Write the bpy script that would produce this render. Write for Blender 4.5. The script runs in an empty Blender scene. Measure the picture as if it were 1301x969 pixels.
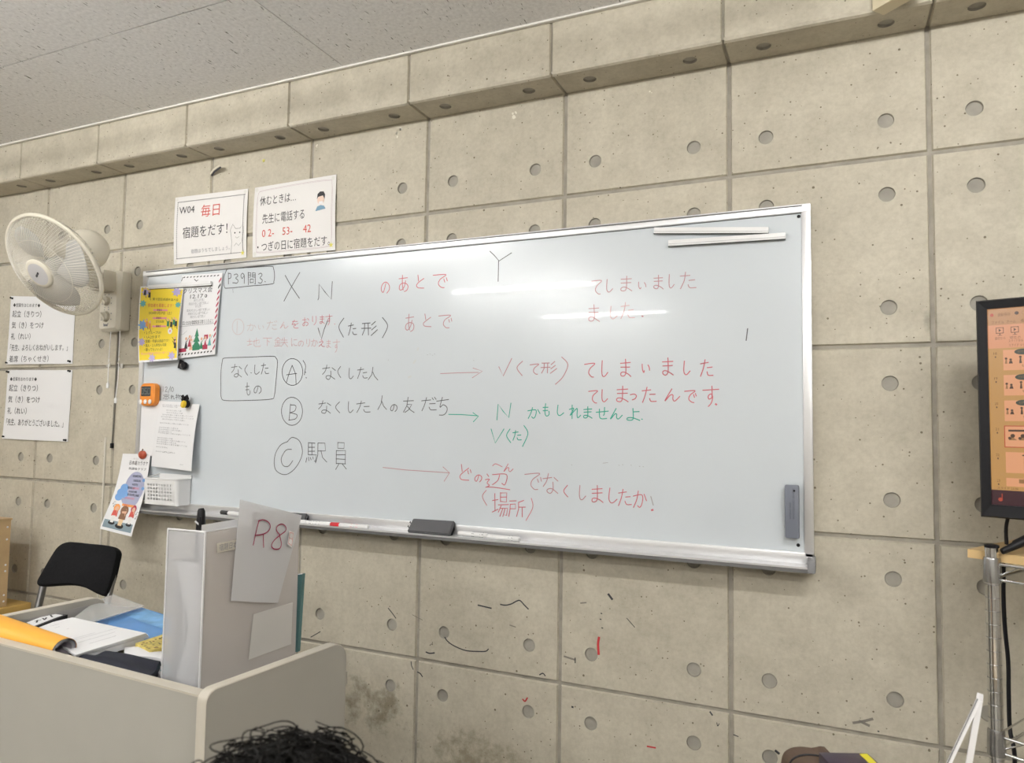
import bpy, bmesh, math, random
from math import sin, cos, pi, radians
from mathutils import Vector, Matrix
random.seed(7)
SC = bpy.context.scene
COL = SC.collection
# ------------------------------------------------------------------ camera
CAM = Vector((2.09785, -1.94799, 1.29665))
FPX = 912.76
CR = Vector((0.914781, 0.403676, 0.014863))
CF = Vector((-0.403815, 0.912905, 0.059479))
CU = Vector((0.010442, -0.060412, 0.998119))
cd = bpy.data.cameras.new('camera'); cam = bpy.data.objects.new('camera', cd); COL.objects.link(cam)
cam.matrix_world = Matrix(((CR.x, CU.x, -CF.x, CAM.x), (CR.y, CU.y, -CF.y, CAM.y), (CR.z, CU.z, -CF.z, CAM.z), (0, 0, 0, 1)))
cd.sensor_width = 36; cd.sensor_fit = 'HORIZONTAL'; cd.lens = FPX * 36 / 1301; cd.clip_start = .05
cd.dof.use_dof = True; cd.dof.focus_distance = 2.2; cd.dof.aperture_fstop = 8.0      # phone lens: only the nearest head goes soft
SC.camera = cam
SC.view_settings.view_transform = 'Standard'; SC.view_settings.look = 'None'
SC.view_settings.gamma = 1; SC.view_settings.use_curve_mapping = False
SC.view_settings.exposure = 0.24
w = bpy.data.worlds.new('world'); SC.world = w; w.use_nodes = True
w.node_tree.nodes['Background'].inputs[0].default_value = (.8, .85, .9, 1)
w.node_tree.nodes['Background'].inputs[1].default_value = .05
LAMP_COL = (1.0, .985, .955)
TUBE_E = 96.0        # the bare fluorescent tubes light the room
LAMPS = [(-2.95, -1.70), (-.05, -1.62), (2.75, -1.62), (-.05, -3.1), (2.85, -3.1), (.16, -4.57), (2.85, -4.57)]
# ------------------------------------------------------------------ sizes read off the room
P = .465                                  # concrete panel
ZT, ZC, YB = 2.2725, 2.428, -.123         # beam soffit, ceiling, beam front
X0, X1, Y1 = -3.2, 5.2, -6.2              # room

def ray(u, v):
    return CR * ((u - 650.5) / FPX) + CF - CU * ((v - 484.5) / FPX)
def onY(u, v, y=0.):
    d = ray(u, v); return CAM + d * ((y - CAM.y) / d.y)
def onZ(u, v, z):
    d = ray(u, v); return CAM + d * ((z - CAM.z) / d.z)
def at(u, v, dep):
    return CAM + ray(u, v) * dep
def onP(u, v, p, n):
    d = ray(u, v); return CAM + d * ((p - CAM).dot(n) / d.dot(n))

# ------------------------------------------------------------------ materials
MATS = {}
def nd(nt, t, **k):
    n = nt.nodes.new(t)
    for a, b in k.items(): setattr(n, a, b)
    return n
def mat(name, col=(.5, .5, .5), rough=.6, metal=0, emit=None, es=1, spec=.5, noise=0, nscale=40, trans=0, coat=0, bump=0):
    if name in MATS: return MATS[name]
    m = bpy.data.materials.new(name); m.use_nodes = True; nt = m.node_tree
    b = nt.nodes['Principled BSDF']
    b.inputs['Base Color'].default_value = (*col, 1); b.inputs['Roughness'].default_value = rough
    b.inputs['Metallic'].default_value = metal; b.inputs['Specular IOR Level'].default_value = spec
    b.inputs['Coat Weight'].default_value = coat
    if emit: b.inputs['Emission Color'].default_value = (*emit, 1); b.inputs['Emission Strength'].default_value = es
    if noise or bump:
        tc = nd(nt, 'ShaderNodeTexCoord'); n = nd(nt, 'ShaderNodeTexNoise'); n.inputs['Scale'].default_value = nscale; n.inputs['Detail'].default_value = 6
        nt.links.new(tc.outputs['Object'], n.inputs['Vector'])
        if noise:
            r = nd(nt, 'ShaderNodeValToRGB'); e = r.color_ramp.elements
            e[0].position = .3; e[1].position = .7
            e[0].color = tuple(max(0, c * (1 - noise)) for c in col) + (1,); e[1].color = tuple(min(1, c * (1 + noise)) for c in col) + (1,)
            nt.links.new(n.outputs['Fac'], r.inputs['Fac']); nt.links.new(r.outputs['Color'], b.inputs['Base Color'])
        if bump:
            bp = nd(nt, 'ShaderNodeBump'); bp.inputs['Strength'].default_value = bump; bp.inputs['Distance'].default_value = .002
            nt.links.new(n.outputs['Fac'], bp.inputs['Height']); nt.links.new(bp.outputs['Normal'], b.inputs['Normal'])
    if trans:
        out = nt.nodes['Material Output']; tr = nd(nt, 'ShaderNodeBsdfTransparent'); mx = nd(nt, 'ShaderNodeMixShader')
        mx.inputs[0].default_value = trans
        nt.links.new(b.outputs[0], mx.inputs[1]); nt.links.new(tr.outputs[0], mx.inputs[2]); nt.links.new(mx.outputs[0], out.inputs['Surface'])
    MATS[name] = m; return m

def concrete():
    m = bpy.data.materials.new('concrete'); m.use_nodes = True; nt = m.node_tree; L = nt.links.new
    b = nt.nodes['Principled BSDF']; b.inputs['Roughness'].default_value = .62; b.inputs['Specular IOR Level'].default_value = .35
    co = nd(nt, 'ShaderNodeNewGeometry').outputs['Position']
    def noise(s, d=5, r=.6):
        n = nd(nt, 'ShaderNodeTexNoise'); n.inputs['Scale'].default_value = s; n.inputs['Detail'].default_value = d; n.inputs['Roughness'].default_value = r
        L(co, n.inputs['Vector']); return n.outputs['Fac']
    def ramp(f, a, b_, ca, cb):
        r = nd(nt, 'ShaderNodeValToRGB'); e = r.color_ramp.elements; e[0].position = a; e[1].position = b_; e[0].color = (*ca, 1); e[1].color = (*cb, 1)
        L(f, r.inputs['Fac']); return r.outputs['Color']
    def mul(a, b_, fac=1.):
        x = nd(nt, 'ShaderNodeMix', data_type='RGBA', blend_type='MULTIPLY'); x.inputs[0].default_value = fac
        L(a, x.inputs[6]); L(b_, x.inputs[7]); return x.outputs[2]
    big = ramp(noise(1.6, 4), .3, .7, (.515, .478, .393), (.61, .57, .475))
    mid = ramp(noise(11, 6, .65), .3, .72, (.83, .82, .795), (1.05, 1.045, 1.03))
    fine = ramp(noise(75, 4, .7), .28, .6, (.86, .85, .83), (1, 1, 1))
    c = mul(mul(big, mid), fine)
    # bug holes: two sizes of dark pits
    for sc, th, seedv in ((30, .11, 0), (70, .17, 5)):
        v = nd(nt, 'ShaderNodeTexVoronoi'); v.inputs['Scale'].default_value = sc; L(co, v.inputs['Vector'])
        g = nd(nt, 'ShaderNodeMath', operation='LESS_THAN'); L(v.outputs['Distance'], g.inputs[0])
        sep = nd(nt, 'ShaderNodeSeparateColor'); L(v.outputs['Color'], sep.inputs[0])
        mm = nd(nt, 'ShaderNodeMath', operation='MULTIPLY'); L(sep.outputs[0], mm.inputs[0]); mm.inputs[1].default_value = th * 1.9
        m2 = nd(nt, 'ShaderNodeMath', operation='SUBTRACT'); L(mm.outputs[0], m2.inputs[0]); m2.inputs[1].default_value = th * .95
        L(m2.outputs[0], g.inputs[1])
        x = nd(nt, 'ShaderNodeMix', data_type='RGBA', blend_type='MULTIPLY'); L(g.outputs[0], x.inputs[0]); L(c, x.inputs[6]); x.inputs[7].default_value = (.36, .33, .29, 1)
        c = x.outputs[2]
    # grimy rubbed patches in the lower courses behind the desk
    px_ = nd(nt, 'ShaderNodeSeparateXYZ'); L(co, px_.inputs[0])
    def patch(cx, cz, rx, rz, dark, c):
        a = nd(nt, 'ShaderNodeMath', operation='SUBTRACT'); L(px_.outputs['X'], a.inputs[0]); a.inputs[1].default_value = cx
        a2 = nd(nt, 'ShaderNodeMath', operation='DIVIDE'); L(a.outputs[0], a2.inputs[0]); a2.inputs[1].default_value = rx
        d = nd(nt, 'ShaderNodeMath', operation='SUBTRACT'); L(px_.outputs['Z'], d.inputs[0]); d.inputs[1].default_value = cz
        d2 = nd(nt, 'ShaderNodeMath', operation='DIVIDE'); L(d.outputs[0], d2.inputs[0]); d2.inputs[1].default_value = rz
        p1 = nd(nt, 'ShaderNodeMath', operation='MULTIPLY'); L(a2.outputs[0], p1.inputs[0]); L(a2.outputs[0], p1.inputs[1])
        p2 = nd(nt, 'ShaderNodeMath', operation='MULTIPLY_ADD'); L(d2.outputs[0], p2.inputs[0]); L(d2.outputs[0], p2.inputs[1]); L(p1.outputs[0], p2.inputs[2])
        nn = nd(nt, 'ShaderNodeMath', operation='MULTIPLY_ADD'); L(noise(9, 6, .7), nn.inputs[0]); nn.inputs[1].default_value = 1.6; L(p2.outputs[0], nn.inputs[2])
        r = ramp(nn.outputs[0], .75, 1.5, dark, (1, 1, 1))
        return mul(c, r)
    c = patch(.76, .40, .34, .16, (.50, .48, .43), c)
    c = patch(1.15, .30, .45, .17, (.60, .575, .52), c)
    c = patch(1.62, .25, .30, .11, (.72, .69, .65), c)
    c = patch(2.32, 1.56, .035, .07, (.72, .72, .72), c)
    L(c, b.inputs['Base Color'])
    bp = nd(nt, 'ShaderNodeBump'); bp.inputs['Strength'].default_value = .25; bp.inputs['Distance'].default_value = .002
    L(noise(60, 6, .7), bp.inputs['Height']); L(bp.outputs[0], b.inputs['Normal'])
    return m
CONC = concrete()
JOINT = mat('joint', (.33, .305, .258), .8, noise=.18, nscale=25)
CONE = mat('cone_plug', (.335, .315, .27), .8, noise=.1, nscale=30)

def ceiling_mat():
    m = bpy.data.materials.new('acoustic_tile'); m.use_nodes = True; nt = m.node_tree; L = nt.links.new
    b = nt.nodes['Principled BSDF']; b.inputs['Roughness'].default_value = .9
    tc = nd(nt, 'ShaderNodeTexCoord'); mp = nd(nt, 'ShaderNodeMapping'); mp.inputs['Rotation'].default_value = (0, 0, radians(6)); mp.inputs['Scale'].default_value = (190, 34, 1)
    L(tc.outputs['Object'], mp.inputs['Vector'])
    n = nd(nt, 'ShaderNodeTexNoise'); n.inputs['Scale'].default_value = 1.; n.inputs['Detail'].default_value = 3; n.inputs['Roughness'].default_value = .6; n.inputs['Distortion'].default_value = .6
    L(mp.outputs[0], n.inputs['Vector'])
    r = nd(nt, 'ShaderNodeValToRGB'); e = r.color_ramp.elements; e[0].position = .315; e[1].position = .345; e[0].color = (.16, .15, .145, 1); e[1].color = (1, 1, 1, 1)
    L(n.outputs['Fac'], r.inputs['Fac'])
    n2 = nd(nt, 'ShaderNodeTexNoise'); n2.inputs['Scale'].default_value = 90; n2.inputs['Detail'].default_value = 4; L(tc.outputs['Object'], n2.inputs['Vector'])
    r2 = nd(nt, 'ShaderNodeValToRGB'); r2.color_ramp.elements[0].color = (.80, .795, .80, 1); r2.color_ramp.elements[1].color = (.92, .915, .92, 1)
    r2.color_ramp.elements[0].position = .35; r2.color_ramp.elements[1].position = .65
    L(n2.outputs['Fac'], r2.inputs['Fac'])
    x = nd(nt, 'ShaderNodeMix', data_type='RGBA', blend_type='MULTIPLY'); x.inputs[0].default_value = 1; L(r.outputs[0], x.inputs[7]); L(r2.outputs[0], x.inputs[6])
    L(x.outputs[2], b.inputs['Base Color'])
    bp = nd(nt, 'ShaderNodeBump'); bp.inputs['Strength'].default_value = .4; bp.inputs['Distance'].default_value = .003; L(r.outputs[0], bp.inputs['Height']); L(bp.outputs[0], b.inputs['Normal'])
    return m
CEIL = ceiling_mat()
TILE_GAP = mat('tile_gap', (.28, .27, .26), .9)
WHITE_TRIM = mat('white_trim', (.72, .70, .66), .5)
PLASTER = mat('plaster', (.62, .59, .53), .8, noise=.05, nscale=8)
FLOORM = mat('vinyl_floor', (.34, .32, .28), .5, noise=.12, nscale=14)
BOARDM = mat('board_enamel', (.615, .66, .695), .21, spec=.55, noise=.012, nscale=5, coat=.13)
BOARDM.node_tree.nodes['Principled BSDF'].inputs['Coat Roughness'].default_value = .025
ALU = mat('aluminium', (.74, .74, .75), .38, metal=.75, noise=.02, nscale=8)
GREYP = mat('grey_plastic', (.22, .22, .23), .5)
DARKALU = mat('dark_aluminium', (.16, .16, .16), .5, metal=.4)
PAPER = mat('paper', (.80, .80, .81), .75)
PAPER2 = mat('paper_warm', (.78, .765, .75), .75)
INK = mat('print_black', (.035, .035, .04), .7)
GINK = mat('print_grey', (.30, .30, .32), .7)
RINK = mat('print_red', (.62, .10, .08), .7)
PINKINK = mat('print_pink', (.80, .30, .38), .7)
BLACKM = mat('marker_black', (.075, .075, .085), .5)
GREYM = mat('marker_faded_black', (.33, .32, .32), .5)
REDM = mat('marker_red', (.56, .135, .17), .5)
PALEM = mat('marker_pale_red', (.60, .36, .375), .5)
FAINTM = mat('marker_ghost', (.54, .43, .43), .5)
PURPM = mat('marker_dull_red', (.46, .22, .25), .5)
GREENM = mat('marker_green', (.03, .36, .26), .5)
SMUDGE = mat('ink_smudge', (.57, .59, .59), .5)
BLACKP = mat('black_plastic', (.010, .010, .012), .42, spec=.22)
BLACKFAB = mat('black_vinyl', (.009, .009, .010), .8, spec=.12, noise=.2, nscale=120, bump=.1)
WHITEP = mat('white_plastic', (.80, .80, .80), .4)
CREAMP = mat('cream_plastic', (.66, .62, .52), .45)
CREAMD = mat('cream_plastic_dark', (.50, .46, .37), .45)
BEIGE = mat('beige_laminate', (.405, .39, .345), .45, noise=.03, nscale=6)
BEIGE_E = mat('beige_edge', (.56, .52, .44), .4)
INNER = mat('grey_lining', (.40, .385, .37), .7, noise=.04, nscale=20)
CHROME = mat('chrome', (.72, .72, .72), .14, metal=1)
STEEL = mat('dark_steel', (.20, .20, .20), .28, metal=.9)

# ------------------------------------------------------------------ mesh builder
class MB:
    def __init__(s): s.v = []; s.f = []; s.mi = []; s.sm = []; s.mats = []
    def m(s, mt):
        if mt not in s.mats: s.mats.append(mt)
        return s.mats.index(mt)
    def add(s, vs, fs, mt, smooth=False):
        o = len(s.v); k = s.m(mt); s.v += [Vector(v) for v in vs]
        for f in fs: s.f.append([i + o for i in f]); s.mi.append(k); s.sm.append(smooth)
        return s
    def box(s, lo, hi, mt, M=None, bev=0):
        bm = bmesh.new(); bmesh.ops.create_cube(bm, size=1)
        c = [(a + b) / 2 for a, b in zip(lo, hi)]; d = [abs(b - a) for a, b in zip(lo, hi)]
        for v in bm.verts: v.co = Vector([v.co[i] * d[i] + c[i] for i in range(3)])
        if bev: bmesh.ops.bevel(bm, geom=list(bm.edges), offset=min(bev, min(d) * .45), segments=2, affect='EDGES', profile=.6)
        if bev:                     # only the rounded edges are smooth-shaded, the six sides stay flat
            bm.normal_update(); fl = [max(abs(c_) for c_ in f.normal) < .995 for f in bm.faces]; n0 = len(s.sm); s.bm(bm, mt, M, True); s.sm[n0:] = fl; return s
        return s.bm(bm, mt, M, False)
    def bm(s, bm, mt, M=None, smooth=False):
        bm.verts.index_update()
        vs = [(M @ v.co if M else v.co.copy()) for v in bm.verts]; fs = [[v.index for v in f.verts] for f in bm.faces]
        bm.free(); return s.add(vs, fs, mt, smooth)
    def tube(s, pts, r, mt, n=8, caps=True, closed=False, smooth=True):
        pts = [Vector(p) for p in pts]; N = len(pts); rs = r if isinstance(r, (list, tuple)) else [r] * N
        vs = []; fs = []; up = None
        for i, p in enumerate(pts):
            a = pts[(i - 1) % N] if (closed or i > 0) else p; b = pts[(i + 1) % N] if (closed or i < N - 1) else p
            t = (b - a).normalized() if (b - a).length > 1e-9 else Vector((0, 0, 1))
            if up is None:
                up = t.orthogonal().normalized()
            else:
                up = (up - t * up.dot(t)); up = up.normalized() if up.length > 1e-6 else t.orthogonal().normalized()
            w_ = t.cross(up)
            for k in range(n):
                an = 2 * pi * k / n; vs.append(p + (up * cos(an) + w_ * sin(an)) * rs[i])
        for i in range(N if closed else N - 1):
            j = (i + 1) % N
            for k in range(n):
                k2 = (k + 1) % n; fs.append([i * n + k, i * n + k2, j * n + k2, j * n + k])
        if caps and not closed: fs.append(list(range(n))[::-1]); fs.append([(N - 1) * n + k for k in range(n)])
        return s.add(vs, fs, mt, smooth)
    def lathe(s, prof, mt, M, n=32, smooth=True, cap=False):
        vs = []; fs = []
        for (r, z) in prof:
            for k in range(n):
                a = 2 * pi * k / n; vs.append(M @ Vector((r * cos(a), r * sin(a), z)))
        for i in range(len(prof) - 1):
            for k in range(n):
                k2 = (k + 1) % n; fs.append([i * n + k, i * n + k2, (i + 1) * n + k2, (i + 1) * n + k])
        if cap: fs.append(list(range(n))[::-1]); fs.append([(len(prof) - 1) * n + k for k in range(n)])
        return s.add(vs, fs, mt, smooth)
    def prism(s, poly, h0, h1, mt, fn, smooth=False):
        """poly: 2-D outline; fn(a,b,h)->3-D"""
        n = len(poly); vs = [fn(a, b, h0) for a, b in poly] + [fn(a, b, h1) for a, b in poly]
        fs = [list(range(n))[::-1], list(range(n, 2 * n))] + [[i, (i + 1) % n, n + (i + 1) % n, n + i] for i in range(n)]
        return s.add(vs, fs, mt, smooth)
    def build(s, name, parent=None, fix=False):
        me = bpy.data.meshes.new(name); org = wloc(parent)
        me.from_pydata([v - org for v in s.v], [], s.f)
        for m_ in s.mats: me.materials.append(m_)
        me.polygons.foreach_set('material_index', s.mi); me.polygons.foreach_set('use_smooth', s.sm)
        if fix:
            b = bmesh.new(); b.from_mesh(me); bmesh.ops.recalc_face_normals(b, faces=b.faces); b.to_mesh(me); b.free()
        me.update()
        if any(s.sm):
            try: me.set_sharp_from_angle(angle=radians(42))
            except Exception: pass
        o = bpy.data.objects.new(name, me); COL.objects.link(o)
        if parent: o.parent = parent
        else:                       # own mesh thing: put the origin at its base
            if not s.v: return o
            c = Vector((sum(v.x for v in s.v) / len(s.v), sum(v.y for v in s.v) / len(s.v), min(v.z for v in s.v)))
            me.transform(Matrix.Translation(-c)); o.location = c
        return o
def wloc(o):
    r = Vector((0, 0, 0))
    while o: r += o.location; o = o.parent
    return r
def thing(name, label, cat, loc, group=None):
    o = bpy.data.objects.new(name, None); o.empty_display_size = .05; COL.objects.link(o); o.location = loc
    return tag(o, label, cat, group)
def tag(o, label, cat, group=None):
    o['label'] = label; o['category'] = cat
    if group: o['group'] = group
    return o
def struct(o): o['kind'] = 'structure'; return o
def part_label(o, l): o['label'] = l; return o
def copy_tree(o, loc):
    c = o.copy(); COL.objects.link(c); c.location = loc
    for ch in list(o.children):
        k = ch.copy(); COL.objects.link(k); k.parent = c
        for g in list(ch.children):
            q = g.copy(); COL.objects.link(q); q.parent = k
    return c
def frame(o, z, x=None):
    """matrix with local z along z"""
    z = Vector(z).normalized(); x = Vector(x) if x else z.orthogonal(); x = (x - z * x.dot(z)).normalized(); y = z.cross(x)
    return Matrix(((x.x, y.x, z.x, o[0]), (x.y, y.y, z.y, o[1]), (x.z, y.z, z.z, o[2]), (0, 0, 0, 1)))
def smooth_line(pts, k=5):
    """Catmull-Rom through 2-D/3-D points"""
    if len(pts) < 3: return [tuple(p) for p in pts]
    out = []; n = len(pts); D = len(pts[0])
    for i in range(n - 1):
        p0, p1, p2, p3 = pts[max(i - 1, 0)], pts[i], pts[i + 1], pts[min(i + 2, n - 1)]
        for j in range(k):
            t = j / k
            out.append(tuple(.5 * (2 * p1[d] + (p2[d] - p0[d]) * t + (2 * p0[d] - 5 * p1[d] + 4 * p2[d] - p3[d]) * t * t + (3 * p1[d] - p0[d] - 3 * p2[d] + p3[d]) * t ** 3) for d in range(D)))
    out.append(tuple(pts[-1])); return out

# ------------------------------------------------------------------ sheets of paper and what is printed on them
TXT = bpy.data.curves.new('type', 'FONT'); TXTO = bpy.data.objects.new('type', TXT); COL.objects.link(TXTO)
TCACHE = {}
def text_mesh(body):
    if body in TCACHE: return TCACHE[body]
    TXT.body = body; TXT.size = 1; TXT.resolution_u = 2
    bpy.context.view_layer.update()
    me = bpy.data.meshes.new_from_object(TXTO.evaluated_get(bpy.context.evaluated_depsgraph_get()))
    vs = [(v.co.x, v.co.y) for v in me.vertices]; fs = [list(p.vertices) for p in me.polygons]
    bpy.data.meshes.remove(me); TCACHE[body] = (vs, fs); return vs, fs
class Sheet:
    """thin sheet through four corners TL,TR,BR,BL (s to the right, t downwards) with an optional bulge along its normal"""
    def __init__(s, TL, TR, BR, BL, bulge=None, th=.0007):
        s.c = [Vector(x) for x in (TL, TR, BR, BL)]; s.b = bulge; s.th = th
        s.n = (s.c[3] - s.c[0]).cross(s.c[1] - s.c[0]).normalized()      # towards the reader
        s.w = (s.c[1] - s.c[0]).length; s.h = (s.c[3] - s.c[0]).length
    def __call__(s, a, t, h=0):
        p = (s.c[0] * (1 - a) + s.c[1] * a) * (1 - t) + (s.c[3] * (1 - a) + s.c[2] * a) * t
        return p + s.n * (h + (s.b(a, t) if s.b else 0))
    def mesh(s, mb, mt, na=8, nt=10):
        vs = []; fs = []
        for h in (0, -s.th):
            for j in range(nt + 1):
                for i in range(na + 1): vs.append(s(i / na, j / nt, h))
        W = na + 1; o = W * (nt + 1)
        for j in range(nt):
            for i in range(na):
                a = j * W + i; fs.append([a, a + W, a + W + 1, a + 1]); fs.append([o + a, o + a + 1, o + a + W + 1, o + a + W])
        rim = [i for i in range(W)] + [j * W + na for j in range(1, nt + 1)] + [nt * W + i for i in range(na - 1, -1, -1)] + [j * W for j in range(nt - 1, 0, -1)]
        for k in range(len(rim)):
            a, b = rim[k], rim[(k + 1) % len(rim)]; fs.append([a, b, o + b, o + a])
        return mb.add(vs, fs, mt, True)
    def text(s, mb, body, a, t, size, mt, wid=None, rot=0, h=.0006, align='l'):
        """size: em height as a share of the sheet's height; a,t: left baseline"""
        vs, fs = text_mesh(body)
        if not vs: return
        x0 = min(v[0] for v in vs); x1 = max(v[0] for v in vs)
        k = size * s.h; kx = k
        if wid: kx = wid * s.w / (x1 - x0)
        W = (x1 - x0) * kx; sh = {'l': 0, 'c': -W / 2, 'r': -W}[align]
        out = []
        for x, y in vs:
            X = (x - x0) * kx + sh; Y = y * k
            X, Y = X * cos(rot) - Y * sin(rot), X * sin(rot) + Y * cos(rot)
            out.append(s(a + X / s.w, t - Y / s.h, h))
        mb.add(out, [f[::-1] if s.flip() else f for f in fs], mt)
    def flip(s): return False
    def poly(s, mb, pts, mt, h=.0005): mb.add([s(a, t, h) for a, t in pts], [list(range(len(pts)))[::-1]], mt)
    def rect(s, mb, a0, t0, a1, t1, mt, h=.0004):
        n = max(1, int(abs(a1 - a0) * 8)); m = max(1, int(abs(t1 - t0) * 12))
        for i in range(n):
            for j in range(m):
                x, y = a0 + (a1 - a0) * i / n, a0 + (a1 - a0) * (i + 1) / n; p, q = t0 + (t1 - t0) * j / m, t0 + (t1 - t0) * (j + 1) / m
                s.poly(mb, [(x, p), (y, p), (y, q), (x, q)], mt, h)
    def disc(s, mb, a, t, ra, mt, h=.0005, rt=None, n=16):
        rt = rt or ra * s.w / s.h
        s.poly(mb, [(a + ra * cos(2 * pi * k / n), t + rt * sin(2 * pi * k / n)) for k in range(n)], mt, h)
    def blob(s, mb, a, t, ra, rt, mt, h=.0004, n=28, m=7):
        vs = [s(a, t, h)]; fs = []
        for r in range(1, m + 1):
            for k in range(n): vs.append(s(a + ra * r / m * cos(2 * pi * k / n), t + rt * r / m * sin(2 * pi * k / n), h))
        for k in range(n):
            fs.append([0, 1 + (k + 1) % n, 1 + k])
            for r in range(m - 1): o = 1 + r * n; fs.append([o + k, o + (k + 1) % n, o + n + (k + 1) % n, o + n + k])
        mb.add(vs, fs, mt)
    def line(s, mb, pts, wd, mt, h=.0006):
        ribbon(mb, [s(a, t, h) for a, t in pts], wd, s.n, mt)
def ribbon(mb, pts, wd, n, mt):
    pts = [Vector(p) for p in pts]; N = len(pts)
    if N < 2: return
    vs = []
    for i, p in enumerate(pts):
        t = (pts[min(i + 1, N - 1)] - pts[max(i - 1, 0)])
        t = t.normalized() if t.length > 1e-9 else Vector((1, 0, 0))
        sd = n.cross(t).normalized() * (wd / 2)
        if i == 0: p = p - t * wd * .4
        if i == N - 1: p = p + t * wd * .4
        vs += [p + sd, p - sd]
    mb.add(vs, [[2 * i, 2 * i + 1, 2 * i + 3, 2 * i + 2] for i in range(N - 1)], mt)

# ================================================================== THE ROOM
def holed(mb, a0, a1, b0, b1, holes, fn, bev=.0025):
    """rectangle a0..a1 x b0..b1 with round recesses; fn(a,b,d): d = depth into the wall. Chamfered rim."""
    R = .0185; DEP = .006
    ca = (a0 + a1) / 2
    hs = sorted(set(h[1] for h in holes)); bc = [b0] + [(hs[i] + hs[i + 1]) / 2 for i in range(len(hs) - 1)] + [b1]
    hx = sorted(set(h[0] for h in holes)); ac = [a0] + [(hx[i] + hx[i + 1]) / 2 for i in range(len(hx) - 1)] + [a1]
    if not holes: ac, bc = [a0, a1], [b0, b1]
    for i in range(len(ac) - 1):
        for j in range(len(bc) - 1):
            l, r, b, t = ac[i], ac[i + 1], bc[j], bc[j + 1]
            inn = [h for h in holes if l < h[0] < r and b < h[1] < t]
            if not inn:
                mb.add([fn(l, b, 0), fn(r, b, 0), fn(r, t, 0), fn(l, t, 0)], [[0, 1, 2, 3]], CONC); continue
            cx, cy = inn[0]
            angs = sorted([2 * pi * k / 32 for k in range(32)] + [math.atan2(y - cy, x - cx) % (2 * pi) for x in (l, r) for y in (b, t)])
            out = []; ins = []
            for an in angs:
                dx, dy = cos(an), sin(an); q = 1e9
                if dx > 1e-9: q = min(q, (r - cx) / dx)
                if dx < -1e-9: q = min(q, (l - cx) / dx)
                if dy > 1e-9: q = min(q, (t - cy) / dy)
                if dy < -1e-9: q = min(q, (b - cy) / dy)
                out.append((cx + dx * q, cy + dy * q)); ins.append((cx + dx * R, cy + dy * R))
            n = len(angs)
            mb.add([fn(x, y, 0) for x, y in out] + [fn(x, y, 0) for x, y in ins], [[k, (k + 1) % n, n + (k + 1) % n, n + k] for k in range(n)], CONC)
            mb.add([fn(x, y, 0) for x, y in ins] + [fn(cx + (x - cx) * .93, cy + (y - cy) * .93, DEP) for x, y in ins], [[k, (k + 1) % n, n + (k + 1) % n, n + k] for k in range(n)], CONE)
            mb.add([fn(cx + (x - cx) * .93, cy + (y - cy) * .93, DEP) for x, y in ins], [list(range(n))], CONE)
    # rim down into the joint
    q = [(a0, b0), (a1, b0), (a1, b1), (a0, b1)]; e = [(a0 - .003, b0 - .003), (a1 + .003, b0 - .003), (a1 + .003, b1 + .003), (a0 - .003, b1 + .003)]
    mb.add([fn(x, y, 0) for x, y in q] + [fn(x, y, .007) for x, y in e], [[k, (k + 1) % 4, 4 + (k + 1) % 4, 4 + k] for k in range(4)], CONC)
G = .0075
rows = [0, .107, .572, 1.0368, 1.5, 1.9636, ZT]
cols = list(range(-7, 12))
mb = MB()
for i in cols[:-1]:
    for j in range(6):
        b0, b1 = rows[j], rows[j + 1]; a0 = i * P; a1 = a0 + P
        hz = [] if j == 0 else ([b0 + .2 * P, b0 + .8 * P] if j < 5 else [b0 + .2 * P])
        holes = [(a0 + k * P, z) for k in (.2, .8) for z in hz]
        holed(mb, a0 + G, a1 - G, b0 + (G if j else 0), b1 - (G if j < 5 else -.02), holes, lambda a, b, d: Vector((a, d, b)))
mb.add([(cols[0] * P, .0068, 0), (cols[-1] * P, .0068, 0), (cols[-1] * P, .0068, 2.6), (cols[0] * P, .0068, 2.6)], [[0, 1, 2, 3]], JOINT)
mb.box((cols[0] * P, .02, 0), (cols[-1] * P, .12, 2.6), JOINT)
wall = struct(mb.build('wall_front'))
# the beam that runs along the top of the wall: soffit and face
mb = MB()
for i in cols[:-1]:
    a0 = i * P; a1 = a0 + P; yb = YB
    holed(mb, a0 + G * .7, a1 - G * .7, yb + .0, -.001, [(a0 + k * P, yb * .47) for k in (.2, .8)], lambda a, b, d: Vector((a, b, ZT + d)))
    holed(mb, a0 + G * .7, a1 - G * .7, ZT, ZC + .15, [], lambda a, b, d: Vector((a, yb + d, b)))
mb.box((cols[0] * P, YB + .0068, ZT + .0068), (cols[-1] * P, .02, ZC + .2), JOINT)
mb.box((cols[0] * P, YB + .012, ZT + .0065), (cols[-1] * P, -.002, ZT + .0075), JOINT)
struct(mb.build('trim_1'))
# ceiling: acoustic boards laid with narrow gaps
mb = MB()
xs = [-.215 + .906 * k for k in range(-4, 7)]; ys = [YB - .002] + [-.549 - .455 * k for k in range(0, 14)]
g = .0016
for i in range(len(xs) - 1):
    for j in range(len(ys) - 1):
        mb.box((xs[i] + g, ys[j + 1] + g, ZC), (xs[i + 1] - g, ys[j] - g, ZC + .009), CEIL)
mb.box((X0 - .3, Y1 - .3, ZC + .006), (X1 + .3, YB + .1, ZC + .05), TILE_GAP)
struct(mb.build('ceiling'))
struct(MB().box((X0, YB - .013, ZC - .006), (X1, YB - .0005, ZC + .0005), WHITE_TRIM, bev=.002).build('trim_2'))
struct(MB().box((X0 - .3, Y1 - .3, -.1), (X1 + .3, .1, 0), FLOORM).build('floor'))
struct(MB().box((X0 - .1, Y1, 0), (X0, .02, ZC + .01), PLASTER).build('wall_left'))
struct(MB().box((X1, Y1, 0), (X1 + .1, .02, ZC + .01), PLASTER).build('wall_right'))
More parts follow.
